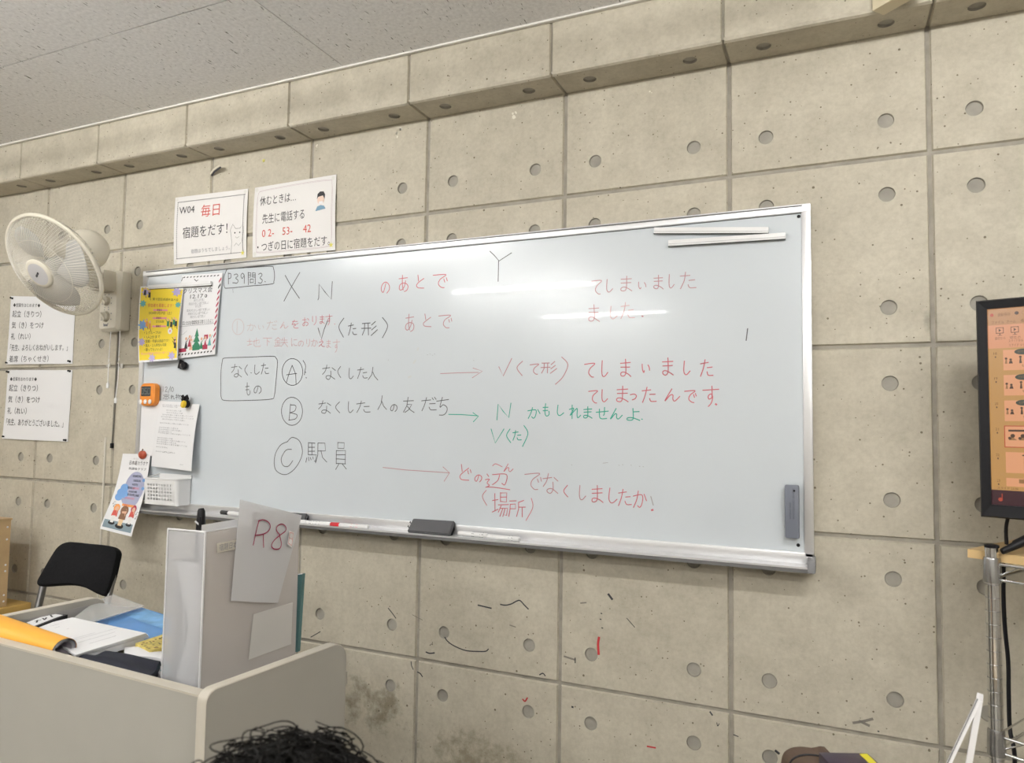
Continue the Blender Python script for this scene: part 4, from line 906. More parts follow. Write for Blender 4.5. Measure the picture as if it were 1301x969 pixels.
mb = MB(); mb.tube([(bx0, by1, bzt + .012), (bx0, by0, bzt)] + [(x, y, bzt) for x, y in arc] + [(bx1 + rc, by1, bzt + .012)], .0026, WHITEP, 8); mb.build('rim', bk)

# ================================================================== WALL FAN
fx1 = onY(152, 380, -.048).x; fx0 = onY(128, 343, -.048).x; fz1 = onY(152, 343, -.048).z; fz0 = onY(151, 420, -.048).z
FAN_C = at(68, 338.5, 2.42)
fan = thing('wall_fan', 'cream wall-mounted fan with round wire guard beside the whiteboard', 'fan', ((fx0 + fx1) / 2, 0, fz0))
mb = MB()
o_ = rrect(fx1 - fx0, fz1 - fz0, .012)
mb.box((fx0 + .012, -.042, fz0 + .004), (fx1 + .003, -.001, fz1 - .004), CREAMP, bev=.006)
slab(mb, fx1 - fx0, fz1 - fz0, .022, .026, .052, CREAMP, frame(((fx0 + fx1) / 2, 0, (fz0 + fz1) / 2), (0, -1, 0), (1, 0, 0)), .012)
mb.build('control_box', fan)
fcx = (fx0 + fx1) / 2 - .008; fH = fz1 - fz0
def knob(z, r, nm):
    mb = MB(); M = frame((fcx, -.051, z), (0, -1, 0))
    mb.lathe([(r * 1.0, 0), (r, .006), (r * .86, .012), (0, .013)], CREAMD, M, 20); mb.box((-.004, -r * .95, .010), (.004, r * .95, .020), CREAMP, M, bev=.002)
    k = mb.build(nm, fan); mb = MB()
    for q in range(8):
        an = 2 * pi * q / 8 + .4; p = Vector((fcx + r * 1.5 * cos(an), -.0523, z + r * 1.5 * sin(an))); mb.box(p - Vector((.002, .0005, .002)), p + Vector((.002, .0005, .002)), GREYP)
    mb.build('dial_marks', k)
knob(fz0 + fH * .50, .018, 'speed_knob'); knob(fz0 + fH * .24, .020, 'timer_knob')
mb = MB(); mb.box((fcx - .012, -.0528, fz0 + .020), (fcx + .010, -.0518, fz0 + .028), GREYP); part_label(mb.build('rating_mark', fan), 'small dark printed mark')
toc = (CAM - FAN_C).normalized(); rgt = Vector((0, 0, 1)).cross(toc).normalized(); upv = toc.cross(rgt)
fn_ = (toc * .60 + (rgt * -.80 - upv * .60) * .80).normalized()          # the way the fan blows
FM = frame(FAN_C, fn_, upv)
R_ = .178
mb = MB()
hub = FAN_C - fn_ * .10
neck = Vector((fcx + .01, -.11, fz1 - .045))
mb.box((fcx - .045, -.105, fz1 - .085), (fcx + .045, -.04, fz1 - .004), CREAMP, bev=.014)
mb.tube([neck, neck + Vector((.0, -.04, .012)), hub + Vector((0, .05, -.055)), hub + Vector((0, .0, -.03))], [.036, .034, .034, .03], CREAMP, 14)
mb.build('swivel_arm', fan)
mb = MB(); mb.lathe([(0, -.215), (.03, -.212), (.056, -.195), (.070, -.165), (.072, -.13), (.066, -.085), (.055, -.07), (0, -.068)], CREAMP, FM, 32)
mt_ = mb.build('motor_housing', fan)
mb = MB(); mb.lathe([(.006, 0), (.006, .012), (.010, .014), (.010, .024), (0, .026)], CREAMD, frame(FM @ Vector((0, .066, -.15)), fn_.cross(rgt) * -1 + Vector((0, 0, .3))), 12); mb.build('oscillation_knob', mt_)
WIRE = mat('guard_wire', (.66, .63, .56), .4)
def guard(name, prof_, n, twist):
    mb = MB()
    for k in range(n):
        pts = []
        for (r_, z_) in prof_:
            a_ = 2 * pi * k / n + twist * (1 - r_ / R_)
            pts.append(FM @ Vector((r_ * cos(a_), r_ * sin(a_), z_)))
        mb.tube(pts, .00095, WIRE, 4, caps=False)
    return mb.build(name, fan)
guard('front_guard', [(.046, .058), (.08, .054), (.12, .042), (.155, .022), (.172, .006), (R_, -.004)], 96, .35)
guard('rear_guard', [(.060, -.066), (.10, -.062), (.14, -.050), (.166, -.030), (R_, -.006)], 72, -.25)
mb = MB(); mb.tube([FM @ Vector((R_ * cos(2 * pi * k / 64), R_ * sin(2 * pi * k / 64), -.004)) for k in range(64)], .0072, CREAMP, 8, closed=True)
mb.tube([FM @ Vector((.11 * cos(2 * pi * k / 48), .11 * sin(2 * pi * k / 48), .044)) for k in range(48)], .0012, WIRE, 5, closed=True); mb.build('guard_ring', fan)
mb = MB(); mb.lathe([(.050, .052), (.0505, .060), (.047, .064), (.038, .0655)], CREAMP, FM, 36); hb = mb.build('hub_ring', fan)
mb = MB(); mb.lathe([(.038, .0655), (.02, .0675), (0, .068)], mat('hub_cap', (.52, .51, .52), .35), FM, 36); part_label(mb.build('hub_cap', hb), 'grey hub cap')
mb = MB()
lx = (rgt * .62 + upv * .78); lx = (lx - fn_ * lx.dot(fn_)).normalized(); LM = frame(FM @ Vector((0, 0, .0682)), fn_, lx)
for k, (x, h_) in enumerate(((-.010, .006), (-.005, .0075), (.0, .006), (.005, .007), (.0095, .006))): mb.box((x - .0019, -h_ * .5, 0), (x + .0019, h_ * .5, .0005), INK, LM)
part_label(mb.build('hub_badge', hb), 'small dark lettering')
BLADE = mat('fan_blade', (.58, .57, .54), .4, trans=.15)
mb = MB(); mb.lathe([(0, .034), (.024, .032), (.028, .02), (.028, -.03), (0, -.03)], BLADE, FM, 24); mb.build('blade_hub', fan)
for b_ in range(3):
    mb = MB(); nA, nR = 8, 8; vs = []; fs = []
    for i in range(nR + 1):
        q = i / nR; r_ = .024 + .130 * q; sw = radians(22 + 62 * math.sin(pi * min(1, q * .75 + .1)))
        for j in range(nA + 1):
            f_ = j / nA; a_ = 2 * pi * b_ / 3 + .5 + (f_ - .5) * sw + .25 * q; vs.append(FM @ Vector((r_ * cos(a_), r_ * sin(a_), .018 - .042 * f_ + .006 * math.sin(pi * f_))))
    for i in range(nR):
        for j in range(nA): a_ = i * (nA + 1) + j; fs.append([a_, a_ + 1, a_ + nA + 2, a_ + nA + 1])
    mb.add(vs, fs, BLADE, True); o = mb.build('fan_blade', fan)
    sd = o.modifiers.new('thick', 'SOLIDIFY'); sd.thickness = .0015
# pull cords
for q, (pts) in enumerate((((141, 419), (139.5, 440), (138, 458), (137.5, 470), (137, 486)), ((152.5, 420), (151, 450), (150, 480), (147, 505)))):
    P_ = [onY(u, v, -.038 + .004 * i * (1 if q else .5)) for i, (u, v) in enumerate(pts)]
    o = MB().tube(P_, .0016, WHITEP, 6).build('pull_cord', fan)
    e = P_[-1]; mb = MB(); mb.lathe([(0, -.022), (.0052, -.021), (.0055, -.004), (.003, .0), (0, .001)], WHITEP, frame(e, (0, 0, 1)), 12); mb.build('cord_pull', o)
    mid = P_[2] if q == 0 else P_[1] + Vector((0, 0, -.02))
    mb = MB(); mb.tube([mid + Vector((.006 * sin(k), 0, .012 - .007 * k)) for k in range(5)], .0018, CREAMP, 6); part_label(mb.build('cord_knot', o), 'looped knot')
for u, v in ((139, 463), (155, 465)):
    c = onY(u, v, -.0); mb = MB(); mb.box(c + Vector((-.007, -.004, -.010)), c + Vector((.007, 0, .010)), mat('clear_hook', (.70, .68, .63), .25), bev=.002); mb.tube([c + Vector((0, -.004, -.004)), c + Vector((0, -.012, -.008)), c + Vector((0, -.014, -.001))], .002, MATS['clear_hook'], 6)
    tag(mb.build('cord_hook'), 'clear plastic cord hook on the wall under the fan, ' + ('left of two' if u < 145 else 'right of two'), 'hook', 'clear hooks under the fan')
pc = [onY(u, v, y) for u, v, y in ((150.5, 421, -.03), (150, 445, -.012), (148, 470, -.006), (146, 510, -.004), (143.5, 550, -.004), (142.3, 566, -.005))]
o = tag(MB().tube(pc, [.0026, .004, .004, .0034, .003, .0026], mat('cord_grey', (.13, .12, .10), .6), 6).build('hanging_cord'), 'thin dark cord running down the wall joint from the fan box', 'cord')
mb = MB(); mb.box(pc[-1] - Vector((.006, .005, .010)), pc[-1] + Vector((.006, .004, .010)), BLACKP, bev=.002); mb.build('cord_end', o)
CORDW = mat('moulding_white', (.62, .59, .52), .5)
mb = MB(); A_, B_ = onY(139.0, 575, -.003), onY(124.5, 690, -.003); B_.x = A_.x; mb.box((A_.x - .030, -.005, B_.z - .35), (A_.x - .022, .0, A_.z + .06), CORDW, bev=.001)
tag(mb.build('cable_strip'), 'thin pale cable strip beside the wall joint below the fan', 'cable cover')

# ================================================================== TEACHER'S DESK
RIM = .815
P0 = Vector((1.084, -.972, 0)); PB = Vector((1.118, -.612, 0)); PC = Vector((.270, -.570, 0)); PA = Vector((.236, -.930, 0))
bd = (PB - P0).normalized(); ad = (PA - P0).normalized(); up = Vector((0, 0, 1))
bl = (PB - P0).length; al = (PA - P0).length; TH = .024
desk = thing('teacher_desk', 'beige laminate teacher desk with raised side panels below the whiteboard', 'desk', (.62, -.7, 0))
def side_panel(o_, inw, inner):
    rr = .022; prof = [(0, .0)] + [(rr - rr * cos(radians(a)), RIM - rr + rr * sin(radians(a))) for a in range(0, 91, 15)] + [(bl - .04 + .04 * sin(radians(a)), RIM - .04 + .04 * cos(radians(a))) for a in range(0, 91, 15)] + [(bl, 0)]
    f = lambda a, b, h: o_ + bd * a + up * b + inw * h
    mb = MB(); mb.prism(prof, .001, TH - .001, BEIGE, f)
    s_ = mb.build('side_panel', desk, fix=True)
    mb = MB(); n = len(prof) - 1; vs = []
    for h, ins in ((0, 0.0008), (.0014, -.0008), (TH - .0014, -.0008), (TH, .0008)):
        for i, (a, b) in enumerate(prof):
            ca, cb = bl / 2, RIM / 2; vs.append(f(a + (ca - a) * ins * 3, b + (ins * -1 if b > .1 else 0), h))
    m_ = len(prof)
    mb.add(vs, [[r_ * m_ + i, r_ * m_ + i + 1, (r_ + 1) * m_ + i + 1, (r_ + 1) * m_ + i] for r_ in range(3) for i in range(n)], BEIGE_E, True)
    part_label(mb.build('edge_band', s_, fix=True), 'paler edge banding')
    if inner:
        mb = MB(); ip = [(.03, .70), (.03, RIM - .016), (bl - .055, RIM - .016), (bl - .02, RIM - .04), (bl - .02, .70)]
        mb.prism(ip, TH - .0005, TH + .0012, INNER, f); part_label(mb.build('lining', s_, fix=True), 'grey inner lining')
    return s_
side_panel(P0, ad, False)
side_panel(PA, -ad, True)
RIMA = .801
F0 = P0 + ad * TH + bd * .012; FL = al - 2 * TH
mb = MB(); f = lambda a, b, h: F0 + ad * a + bd * h + up * b
mb.prism([(0, .05), (FL, .05), (FL, RIMA - .003), (0, RIMA - .003)], .0, .022, BEIGE, f); fp = mb.build('front_panel', desk, fix=True)
mb = MB(); mb.prism([(0, RIMA - .004), (FL, RIMA - .004), (FL, RIMA), (0, RIMA)], -.001, .024, BEIGE_E, f); part_label(mb.build('edge_band', fp, fix=True), 'paler top edging')
mb = MB(); q = onP(135, 869, F0 - bd * .0006, bd); mb.box((-.0022, -.0065, -.0003), (.0022, .0065, .0003), INK, frame(q, -bd, ad)); part_label(mb.build('pen_mark', fp), 'short black pen mark')
TOP = .735
mb = MB(); f = lambda a, b, h: F0 + ad * a + bd * b + up * h
mb.prism([(0, .022), (FL, .022), (FL, bl + .02), (0, bl + .02)], TOP - .028, TOP, BEIGE, f); mb.build('desk_top', desk, fix=True)
mb = MB(); mb.prism([(.02, .03), (FL - .02, .03), (FL - .02, .05), (.02, .05)], .12, TOP - .03, BEIGE, f); mb.build('stretcher_panel', desk, fix=True)
dz = lambda u, v, z: onZ(u, v, z)
def stack_sheet(name, label, cat, quad, z, th, m_, group=None, bulge=None):
    """a flat thing on the desk: quad = image corners of its top face, top at height z, thickness th"""
    q = [dz(u, v, z) for u, v in quad]
    s = Sheet(*q, bulge=bulge, th=th)
    if s.n.z < 0: s.n = -s.n
    mb = MB(); s.mesh(mb, m_)
    return tag(mb.build(name, fix=True), label, cat, group), s
NAVY = mat('navy_cloth', (.004, .006, .017), .8, noise=.15, nscale=60)
# heaps from the bottom up
o, s = stack_sheet('notebook', 'worn cream notebook lying flat under the pile beside the file box', 'notebook', [(150, 822), (212, 812), (236, 838), (172, 846)], .755, .018, mat('cover_cream', (.72, .66, .48), .6))
o, s = stack_sheet('booklet', 'white booklet with curled cover beside the navy pouch', 'booklet', [(158, 822), (206, 826), (212, 838), (158, 834)], .772, .016, PAPER, bulge=lambda a, t: .004 * sin(pi * a))
o, s = stack_sheet('picture_book', 'yellow patterned book between the blue folder and the file box', 'book', [(172, 817), (208, 805), (226, 818), (190, 826)], .780, .022, mat('book_yellow', (.62, .50, .14), .6, noise=.25, nscale=60))
mb = MB(); rnd = random.Random(5)
for k in range(26):
    a, t = rnd.uniform(.05, .9), rnd.uniform(.1, .9); s.poly(mb, [(a, t), (a + .05, t + .03), (a + .03, t + .10), (a - .03, t + .06)], (BRN, mat('olive_print', (.16, .13, .05), .6))[k % 2], .001)
mb.build('cover_pattern', o)
o, s = stack_sheet('picture_book', 'small book with teal and orange cover at the foot of the file box', 'book', [(196, 846), (214, 833), (232, 848), (206, 862)], .765, .020, PAPER)
mb = MB(); s.poly(mb, [(.1, .5), (.5, .3), (.9, .55), (.6, .95), (.2, .9)], mat('cover_teal', (.06, .30, .38), .5), .001); s.poly(mb, [(.55, .05), (.9, .1), (.85, .35), (.6, .3)], ORG, .0012); s.poly(mb, [(.1, .1), (.4, .05), (.3, .3)], INK, .0012); mb.build('cover_pattern', o)
BLUEF = mat('folder_blue', (.085, .27, .60), .35, noise=.12, nscale=14)
o, s = stack_sheet('plastic_folder', 'bright blue plastic folder at the back of the desk', 'folder', [(114, 787), (180, 771.5), (240, 790), (200, 818)], .776, .010, BLUEF)
mb = MB(); s.poly(mb, [(.55, .12), (.95, .12), (.96, .9), (.5, .8), (.48, .45)], mat('map_pale_blue', (.17, .39, .68), .4, noise=.2, nscale=30), .0008); mb.build('printed_shape', o)
FILM = mat('clear_film', (.66, .66, .64), .18, trans=.55)
o, s = stack_sheet('clear_folder', 'clear plastic folder lying across the blue folder', 'folder', [(92, 786), (144, 757), (184, 769.5), (117, 790)], .790, .002, FILM, bulge=lambda a, t: .010 * math.sin(pi * a) * (1 - t) + .012 * (a > .55) * (a - .55) * (1 - t))
# black case with a white label
o, s = stack_sheet('label_box', 'black case with handwritten white label beside the paper stack', 'box', [(31, 791.5), (65, 778.5), (86, 780.5), (43, 797)], .795, .022, BLACKP)
mb = MB(); s.rect(mb, .05, .04, .93, .86, PAPER, .0006)
for st in ([(.22, .55), (.34, .30)], [(.26, .30), (.40, .42)], [(.46, .60), (.52, .30)], [(.50, .55), (.60, .40)], [(.70, .60), (.82, .25)]): s.line(mb, st, .004, INK, .001)
mb.build('label', o)
# stack of handouts: loose sheets
lay = [([(37, 798), (92, 786), (189, 807.5), (101, 834)], .781, .014), ([(38, 797), (94, 785), (188, 805.5), (99, 832)], .786, .004), ([(40, 796), (92, 784), (186, 804), (96, 831.5)], .791, .004)]
for k, (q, z, th) in enumerate(lay):
    o, s = stack_sheet('handout', 'white handout on the desk pile, ' + ('bottom bundle', 'middle sheets slightly fanned', 'topmost with faint printing')[k], 'handout', q, z, th, PAPER, 'handouts piled on the desk')
mb = MB()
for t, a0, a1 in ((.12, .30, .50), (.2, .3, .42), (.32, .42, .47), (.62, .05, .6), (.66, .05, .95), (.75, .2, .8), (.85, .3, .7)): s.line(mb, [(a0, t), ((a0 + a1) / 2, t + .003), (a1, t)], .0012, GINK, .0008)
mb.build('printed_lines', o)
o, s = stack_sheet('cloth_pouch', 'dark navy cloth pouch behind the front panel of the desk', 'pouch', [(100, 834), (139, 825), (204, 838), (188, 864)], .784, .030, NAVY, bulge=lambda a, t: .010 * sin(pi * a) * sin(pi * t) - .004 * a + .003 * sin(9 * a))
# rolled orange folder
e1 = dz(83, 824, .795); e0 = dz(-14, 797, .795); ax = (e0 - e1).normalized(); sd = Vector((0, 0, 1)).cross(ax).normalized()
ORF = mat('folder_orange', (.86, .42, .05), .45); LILP = mat('folder_inside', (.42, .38, .42), .6)
mb = MB(); L_ = (e0 - e1).length
def roll(r0, m_in, m_out, a0, a1, zc, nn=20, l0=0):
    for rr, mm, rev in ((r0, m_out, False), (r0 - .0012, m_in, True)):
        vs = []; fs = []
        for i in range(2):
            for k in range(nn + 1):
                an = radians(a0 + (a1 - a0) * k / nn); r_ = rr * (1 + .35 * k / nn) * (1 if i == 0 else 1.5)
                vs.append(e1 + ax * (l0 if i == 0 else L_) + sd * cos(an) * r_ * 1.2 + up * (zc + sin(an) * r_))
        for k in range(nn): fs.append([k, k + 1, nn + 2 + k, nn + 1 + k][::(-1 if rev else 1)])
        mb.add(vs, fs, mm, True)
roll(.018, LILP, ORF, 330, -30, .0)
o = tag(mb.build('paper_folder'), 'orange card folder rolled up along the front edge of the desk', 'folder')
mb = MB(); roll(.015, PAPER, PAPER, 300, 0, .0, l0=.001); roll(.012, LILP, PAPER2, 320, 20, .0, l0=.002); mb.build('inner_sheets', o)

# ------------------------------------------------------------------ file box with its papers
e1v = Vector((-.07, .9976, 0)).normalized(); e2v = Vector((-.9976, -.07, 0)).normalized()
KC = at(256, 800, 1.45); KC.z = TOP + .001
BLN, BWD, BHT = .312, .098, 1.068 - TOP
FROST = mat('frosted_plastic', (.72, .72, .74), .35, trans=.62); FROSTR = mat('frosted_plastic_side', (.76, .71, .67), .35, trans=.50); FEDGE = mat('frosted_edge', (.74, .74, .75), .3)
fbx = thing('file_box', 'translucent white file box full of papers standing on the desk', 'file box', KC + e1v * BLN / 2 + e2v * BWD / 2)
F_ = lambda a, b, h: KC + e1v * a + e2v * b + up * h
mb = MB(); mb.prism([(0, 0), (BLN, 0), (BLN, BHT - .004), (0, BHT)], 0, .0022, FROSTR, lambda a, b, h: F_(a, h, b)); rs = mb.build('side_wall', fbx, fix=True)
mb = MB(); mb.prism([(0, 0), (BLN, 0), (BLN, BHT - .03), (BLN * .55, BHT - .03), (0, BHT)], BWD - .0022, BWD, FROST, lambda a, b, h: F_(a, h, b)); mb.build('side_wall', fbx, fix=True)
mb = MB(); mb.prism([(0, 0), (BWD, 0), (BWD, BHT), (BWD * .5, BHT - .003), (0, BHT)], 0, .0022, FROST, lambda a, b, h: F_(h, a, b)); mb.build('front_wall', fbx, fix=True)
mb = MB(); mb.prism([(0, 0), (BWD, 0), (BWD, BHT - .03), (0, BHT - .004)], BLN - .0022, BLN, FROST, lambda a, b, h: F_(h, a, b)); mb.build('back_wall', fbx, fix=True)
mb = MB(); mb.prism([(0, 0), (BLN, 0), (BLN, BWD), (0, BWD)], 0, .003, FROST, F_); mb.build('bottom', fbx, fix=True)
mb = MB(); mb.tube([F_(0, 0, 0), F_(0, 0, BHT)], .0022, FEDGE, 8); mb.tube([F_(0, BWD, 0), F_(0, BWD, BHT)], .0016, FEDGE, 8); mb.tube([F_(0, BWD, BHT), F_(0, 0, BHT), F_(BLN, 0, BHT - .004)], .002, FEDGE, 8); part_label(mb.build('corner_edges', fbx), 'thicker white edges')
# name strip on the side wall
rp = lambda u, v, h=.0012: onP(u, v, KC - e2v * h, -e2v)
s = Sheet(rp(275.5, 690), rp(310.5, 683.5), rp(308.5, 695.5), rp(276, 702.5), th=.0004); s.n = -e2v
o = MB(); s.mesh(o, mat('label_tape', (.66, .62, .53), .6)); o = o.build('name_label', rs)
mb = MB(); s.text(mb, '宿題日本語', .08, .78, .75, GINK, wid=.84, h=.0005); mb.build('label_text', o)
# papers inside, one curled
def inpaper(label, b, a0, a1, h1, m_, bend=0, lean=0):
    s = Sheet(F_(a0, b + lean, h1), F_(a1, b + lean, h1), F_(a1, b, .006), F_(a0, b, .006), bulge=lambda a, t: bend * sin(pi * min(1, t * 1.1)) * (1 - a) ** 2)
    return tag(s.mesh(MB(), m_).build('paper_sheet'), label, 'paper', 'papers inside the file box')
inpaper('white papers sticking up highest inside the file box', .020, .012, .26, BHT + .010, PAPER, 0, .006)
inpaper('white sheet just inside the side wall of the file box', .008, .02, .29, BHT - .012, PAPER)
inpaper('off-white sheet in the middle of the file box', .040, .01, .24, BHT - .03, PAPER2)
inpaper('curled white sheet seen through the front of the file box', .066, .008, .23, BHT - .06, PAPER, .010)
inpaper('pale sheet nearest the left wall of the file box', .084, .012, .22, BHT - .10, PAPER2, -.01)
# curled sheet against the front wall
mb = MB(); vs = []; fs = []
for j in range(13):
    t = j / 12
    for i in range(7):
        a = i / 6; w_ = .060 * (1 - .72 * math.sin(pi * min(1, max(0, (t - .25) / .62))) ** 2 * (.6 + .4 * t)); cx = .052 - .018 * sin(pi * t)
        vs.append(F_(.006 + .010 * (a - .5) ** 2 * 4 * (.3 + t), cx + (a - .5) * w_, .02 + (BHT - .085) * (1 - t)))
for j in range(12):
    for i in range(6): k = j * 7 + i; fs.append([k, k + 1, k + 8, k + 7])
mb.add(vs, fs, PAPER, True); tag(mb.build('paper_sheet'), 'twisted white paper pressed against the front wall of the file box', 'paper', 'papers inside the file box')
# folded sleeve seen low through the side wall, and a big pink-grey bundle
s = Sheet(rp(322, 780, .0025), rp(372, 765, .0025), rp(370, 818, .0025), rp(316, 838, .0025), th=.0006); s.n = -e2v
tag(s.mesh(MB(), mat('envelope_film', (.84, .82, .79), .4, trans=.30)).build('envelope'), 'pale translucent envelope low on the right side of the file box', 'envelope')
# clear sleeve with the red R8 sheet hanging outside
SL = mat('sleeve_film', (.86, .86, .88), .18, trans=.45); SHT = mat('sleeve_paper', (.86, .85, .84), .6)
c4 = [(305, 634.5), (383.5, 654.5), (353, 766), (293.5, 763)]
s = Sheet(rp(*c4[0], .010), rp(*c4[1], .012), rp(*c4[2], .006), rp(*c4[3], .005), bulge=lambda a, t: .003 * sin(pi * a)); s.n = -e2v
slv = tag(s.mesh(MB(), SL).build('plastic_sleeve'), 'clear plastic sleeve with a red R8 note leaning out of the file box', 'plastic sleeve')
s2 = Sheet(rp(321, 648, .0092), rp(377, 661, .0108), rp(346, 757, .0052), rp(297, 757, .0042), bulge=lambda a, t: .003 * sin(pi * a)); s2.n = -e2v
o = s2.mesh(MB(), SHT).build('insert_sheet', slv)
ZR = (280, 630, 120 / 775); rpl = lambda u, v: rp(u, v, .0165)
writing('sheet_writing', 'red marker letters R8', [(mat('marker_crimson', (.33, .012, .07), .5), [[(318, 200), (300, 265), (270, 400)], [(312, 205), (350, 195), (395, 215), (410, 255), (385, 295), (340, 315), (285, 322)], [(352, 318), (355, 420)],
   [(488, 318), (460, 280), (470, 245), (505, 230), (535, 250), (535, 285), (488, 322), (440, 365), (420, 410), (445, 435), (485, 430), (500, 390), (485, 320)]], None)], .0026, slv, ZR, rpl, -e2v)
s3 = Sheet(rpl(367.5, 674), rpl(373.5, 675), rpl(371, 696), rpl(365, 691), th=.0003); s3.n = -e2v; mb = MB(); s3.mesh(mb, PAPER2, 3, 3)
for t in (.12, .5, .88): s3.line(mb, [(.15, t), (.85, t)], .0008, RINK)
for a in (.15, .85): s3.line(mb, [(a, .12), (a, .88)], .0008, RINK)
part_label(mb.build('side_sticker', slv), 'small white sticker with red boxes')
# teal book at the far end, black clip pen
fe = F_(BLN + .012, 0, 0)
tb = lambda u, v: onP(u, v, fe, e1v)
mb = MB(); q = [tb(369.5, 731), tb(384, 729), tb(379, 785), tb(366, 790)]; q[2].z = q[3].z = TOP + .001
mb.add(q + [p + e1v * .012 for p in q], [[0, 3, 2, 1], [4, 5, 6, 7], [0, 1, 5, 4], [1, 2, 6, 5], [2, 3, 7, 6], [3, 0, 4, 7]], mat('teal_cover', (.085, .19, .19), .5))
tb_o = tag(mb.build('textbook', fix=True), 'dark teal textbook standing behind the file box', 'book')
mb = MB(); mb.tube([q[0] + up * .0005, q[1] + up * .0005], .0012, PAPER, 6); e_ = onP(376.5, 737, fe - e1v * .0006, e1v); mb.box((-.004, -.0035, 0), (.004, .0035, .0003), mat('teal_print', (.30, .38, .38), .5), frame(e_, -e1v, up.cross(e1v))); mb.build('cover_mark', tb_o)
pn = at(255.5, 656, 1.50); pen = thing('clip_pen', 'thick black pen standing in the file box', 'pen', (pn.x, pn.y, pn.z - .2))
mb = MB(); mb.tube([pn + Vector((.003, 0, -.2)), pn + Vector((0, 0, -.022)), pn], [.0095, .0095, .0085], BLACKP, 14); mb.build('barrel', pen)
mb = MB(); mb.tube([pn + Vector((0, 0, -.012)), pn + Vector((0, 0, .012)), pn + Vector((-.001, 0, .017))], [.0092, .0075, .005], BLACKP, 14); mb.box(pn + Vector((.008, -.014, -.03)), pn + Vector((.0125, -.009, .002)), BLACKP, bev=.001); mb.build('cap', pen)
mb = MB(); mb.box((-.007, -.0016, 0), (.007, .0016, .0006), PAPER, frame(pn - CF * .0105 + Vector((-.003, -.0, -.012)), -CF, (CR * .75 - CU * .66))); part_label(mb.build('pen_mark', pen), 'white slanted painted glint')  # glint on the black pen, put in as a white plate facing the camera

# ================================================================== CHAIR, LOW TABLE AND BOX AT THE LEFT
cc = at(97, 722, 2.38); cw = Vector((.925, .377, 0)).normalized(); cu = Vector((-.30 * .377, .30 * .925, 1)).normalized(); cn = cw.cross(cu).normalized()
if cn.dot(CAM - cc) < 0: cn = -cn
cp = lambda u, v, h=0.: onP(u, v, cc + cn * h, cn)
ch = thing('folding_chair', 'black padded folding chair standing by the wall behind the desk', 'chair', (cc.x, cc.y, 0))
ol = smooth_line([(47.5, 737), (56, 722), (66, 705), (74, 694), (84, 688.5), (97, 688.5), (115, 690.5), (135, 692.5), (145, 695.5), (149.5, 702), (147.5, 714), (143, 733), (137, 752), (133, 757), (125, 755), (108, 746.5), (90, 743), (70, 743.5), (52, 744.5), (47, 742), (47.5, 737)], 4)[:-1]
ctr = cp(97, 720)
mb = MB(); lv = []
for h, sc in ((-.030, .955), (-.026, 1.0), (-.004, 1.0), (.004, .975), (.008, .90)):
    lv.append([ctr + (cp(u, v) - ctr) * sc + cn * h for u, v in ol])
n = len(ol); mb.add([p for l in lv for p in l], [[r * n + k, r * n + (k + 1) % n, (r + 1) * n + (k + 1) % n, (r + 1) * n + k] for r in range(4) for k in range(n)] + [list(range(4 * n, 5 * n)), list(range(n))[::-1]], BLACKFAB, True)
mb.build('backrest', ch, fix=True)
lt, lb, rt, rb = cp(76, 700, -.012), cp(47, 766, -.012), cp(150.5, 704, -.012), cp(132, 768, -.012)
ld_ = (lb - lt).normalized(); rd_ = (rb - rt).normalized(); dn = -cu
def to_floor(p, d): return p + d * (p.z / -d.z)
lbase = to_floor(cp(55, 748, -.012), dn); rbase = to_floor(cp(136, 757, -.012), dn)
lbase.z = rbase.z = .012
mb = MB(); top_ = [cp(u, v, -.018) for u, v in ((58, 731), (75, 703), (90, 697), (135, 700.5), (146.5, 707), (142, 737))]
mb.tube(smooth_line([lbase] + top_ + [rbase], 4) if False else [lbase] + smooth_line(top_, 4) + [rbase], .0115, STEEL, 12); mb.build('main_frame', ch)
sl_ = lbase.lerp(cp(58, 728, -.018), .50); sr_ = rbase.lerp(cp(143, 735, -.018), .50); fw = Vector((cu.y * .0 + .30, -.95, 0)).normalized()
mb = MB(); q = [sl_ + fw * .30 - cw * .0, sr_ + fw * .30, sr_ + cw * .0, sl_]
bm = bmesh.new(); bv = [bm.verts.new(p + up * z) for z in (-.012, .016) for p in q]
for f_ in ((0, 1, 2, 3), (7, 6, 5, 4), (0, 4, 5, 1), (1, 5, 6, 2), (2, 6, 7, 3), (3, 7, 4, 0)): bm.faces.new([bv[i] for i in f_])
bmesh.ops.recalc_face_normals(bm, faces=bm.faces); bmesh.ops.bevel(bm, geom=list(bm.edges), offset=.010, segments=3, affect='EDGES'); mb.bm(bm, BLACKFAB, None, True); mb.build('seat', ch)
for a_, s_ in ((sl_, 1), (sr_, -1)):
    mb = MB(); b_ = a_ + fw * .22 + cw * .02 * s_; e_ = a_ + cw * .02 * s_ - fw * .16; e_.z = .012; mb.tube([b_ - up * .012, e_], .0105, STEEL, 12); mb.build('leg', ch)
mb = MB(); mb.tube([lbase.lerp(sl_, .3), rbase.lerp(sr_, .3)], .008, STEEL, 10); mb.build('crossbar', ch)

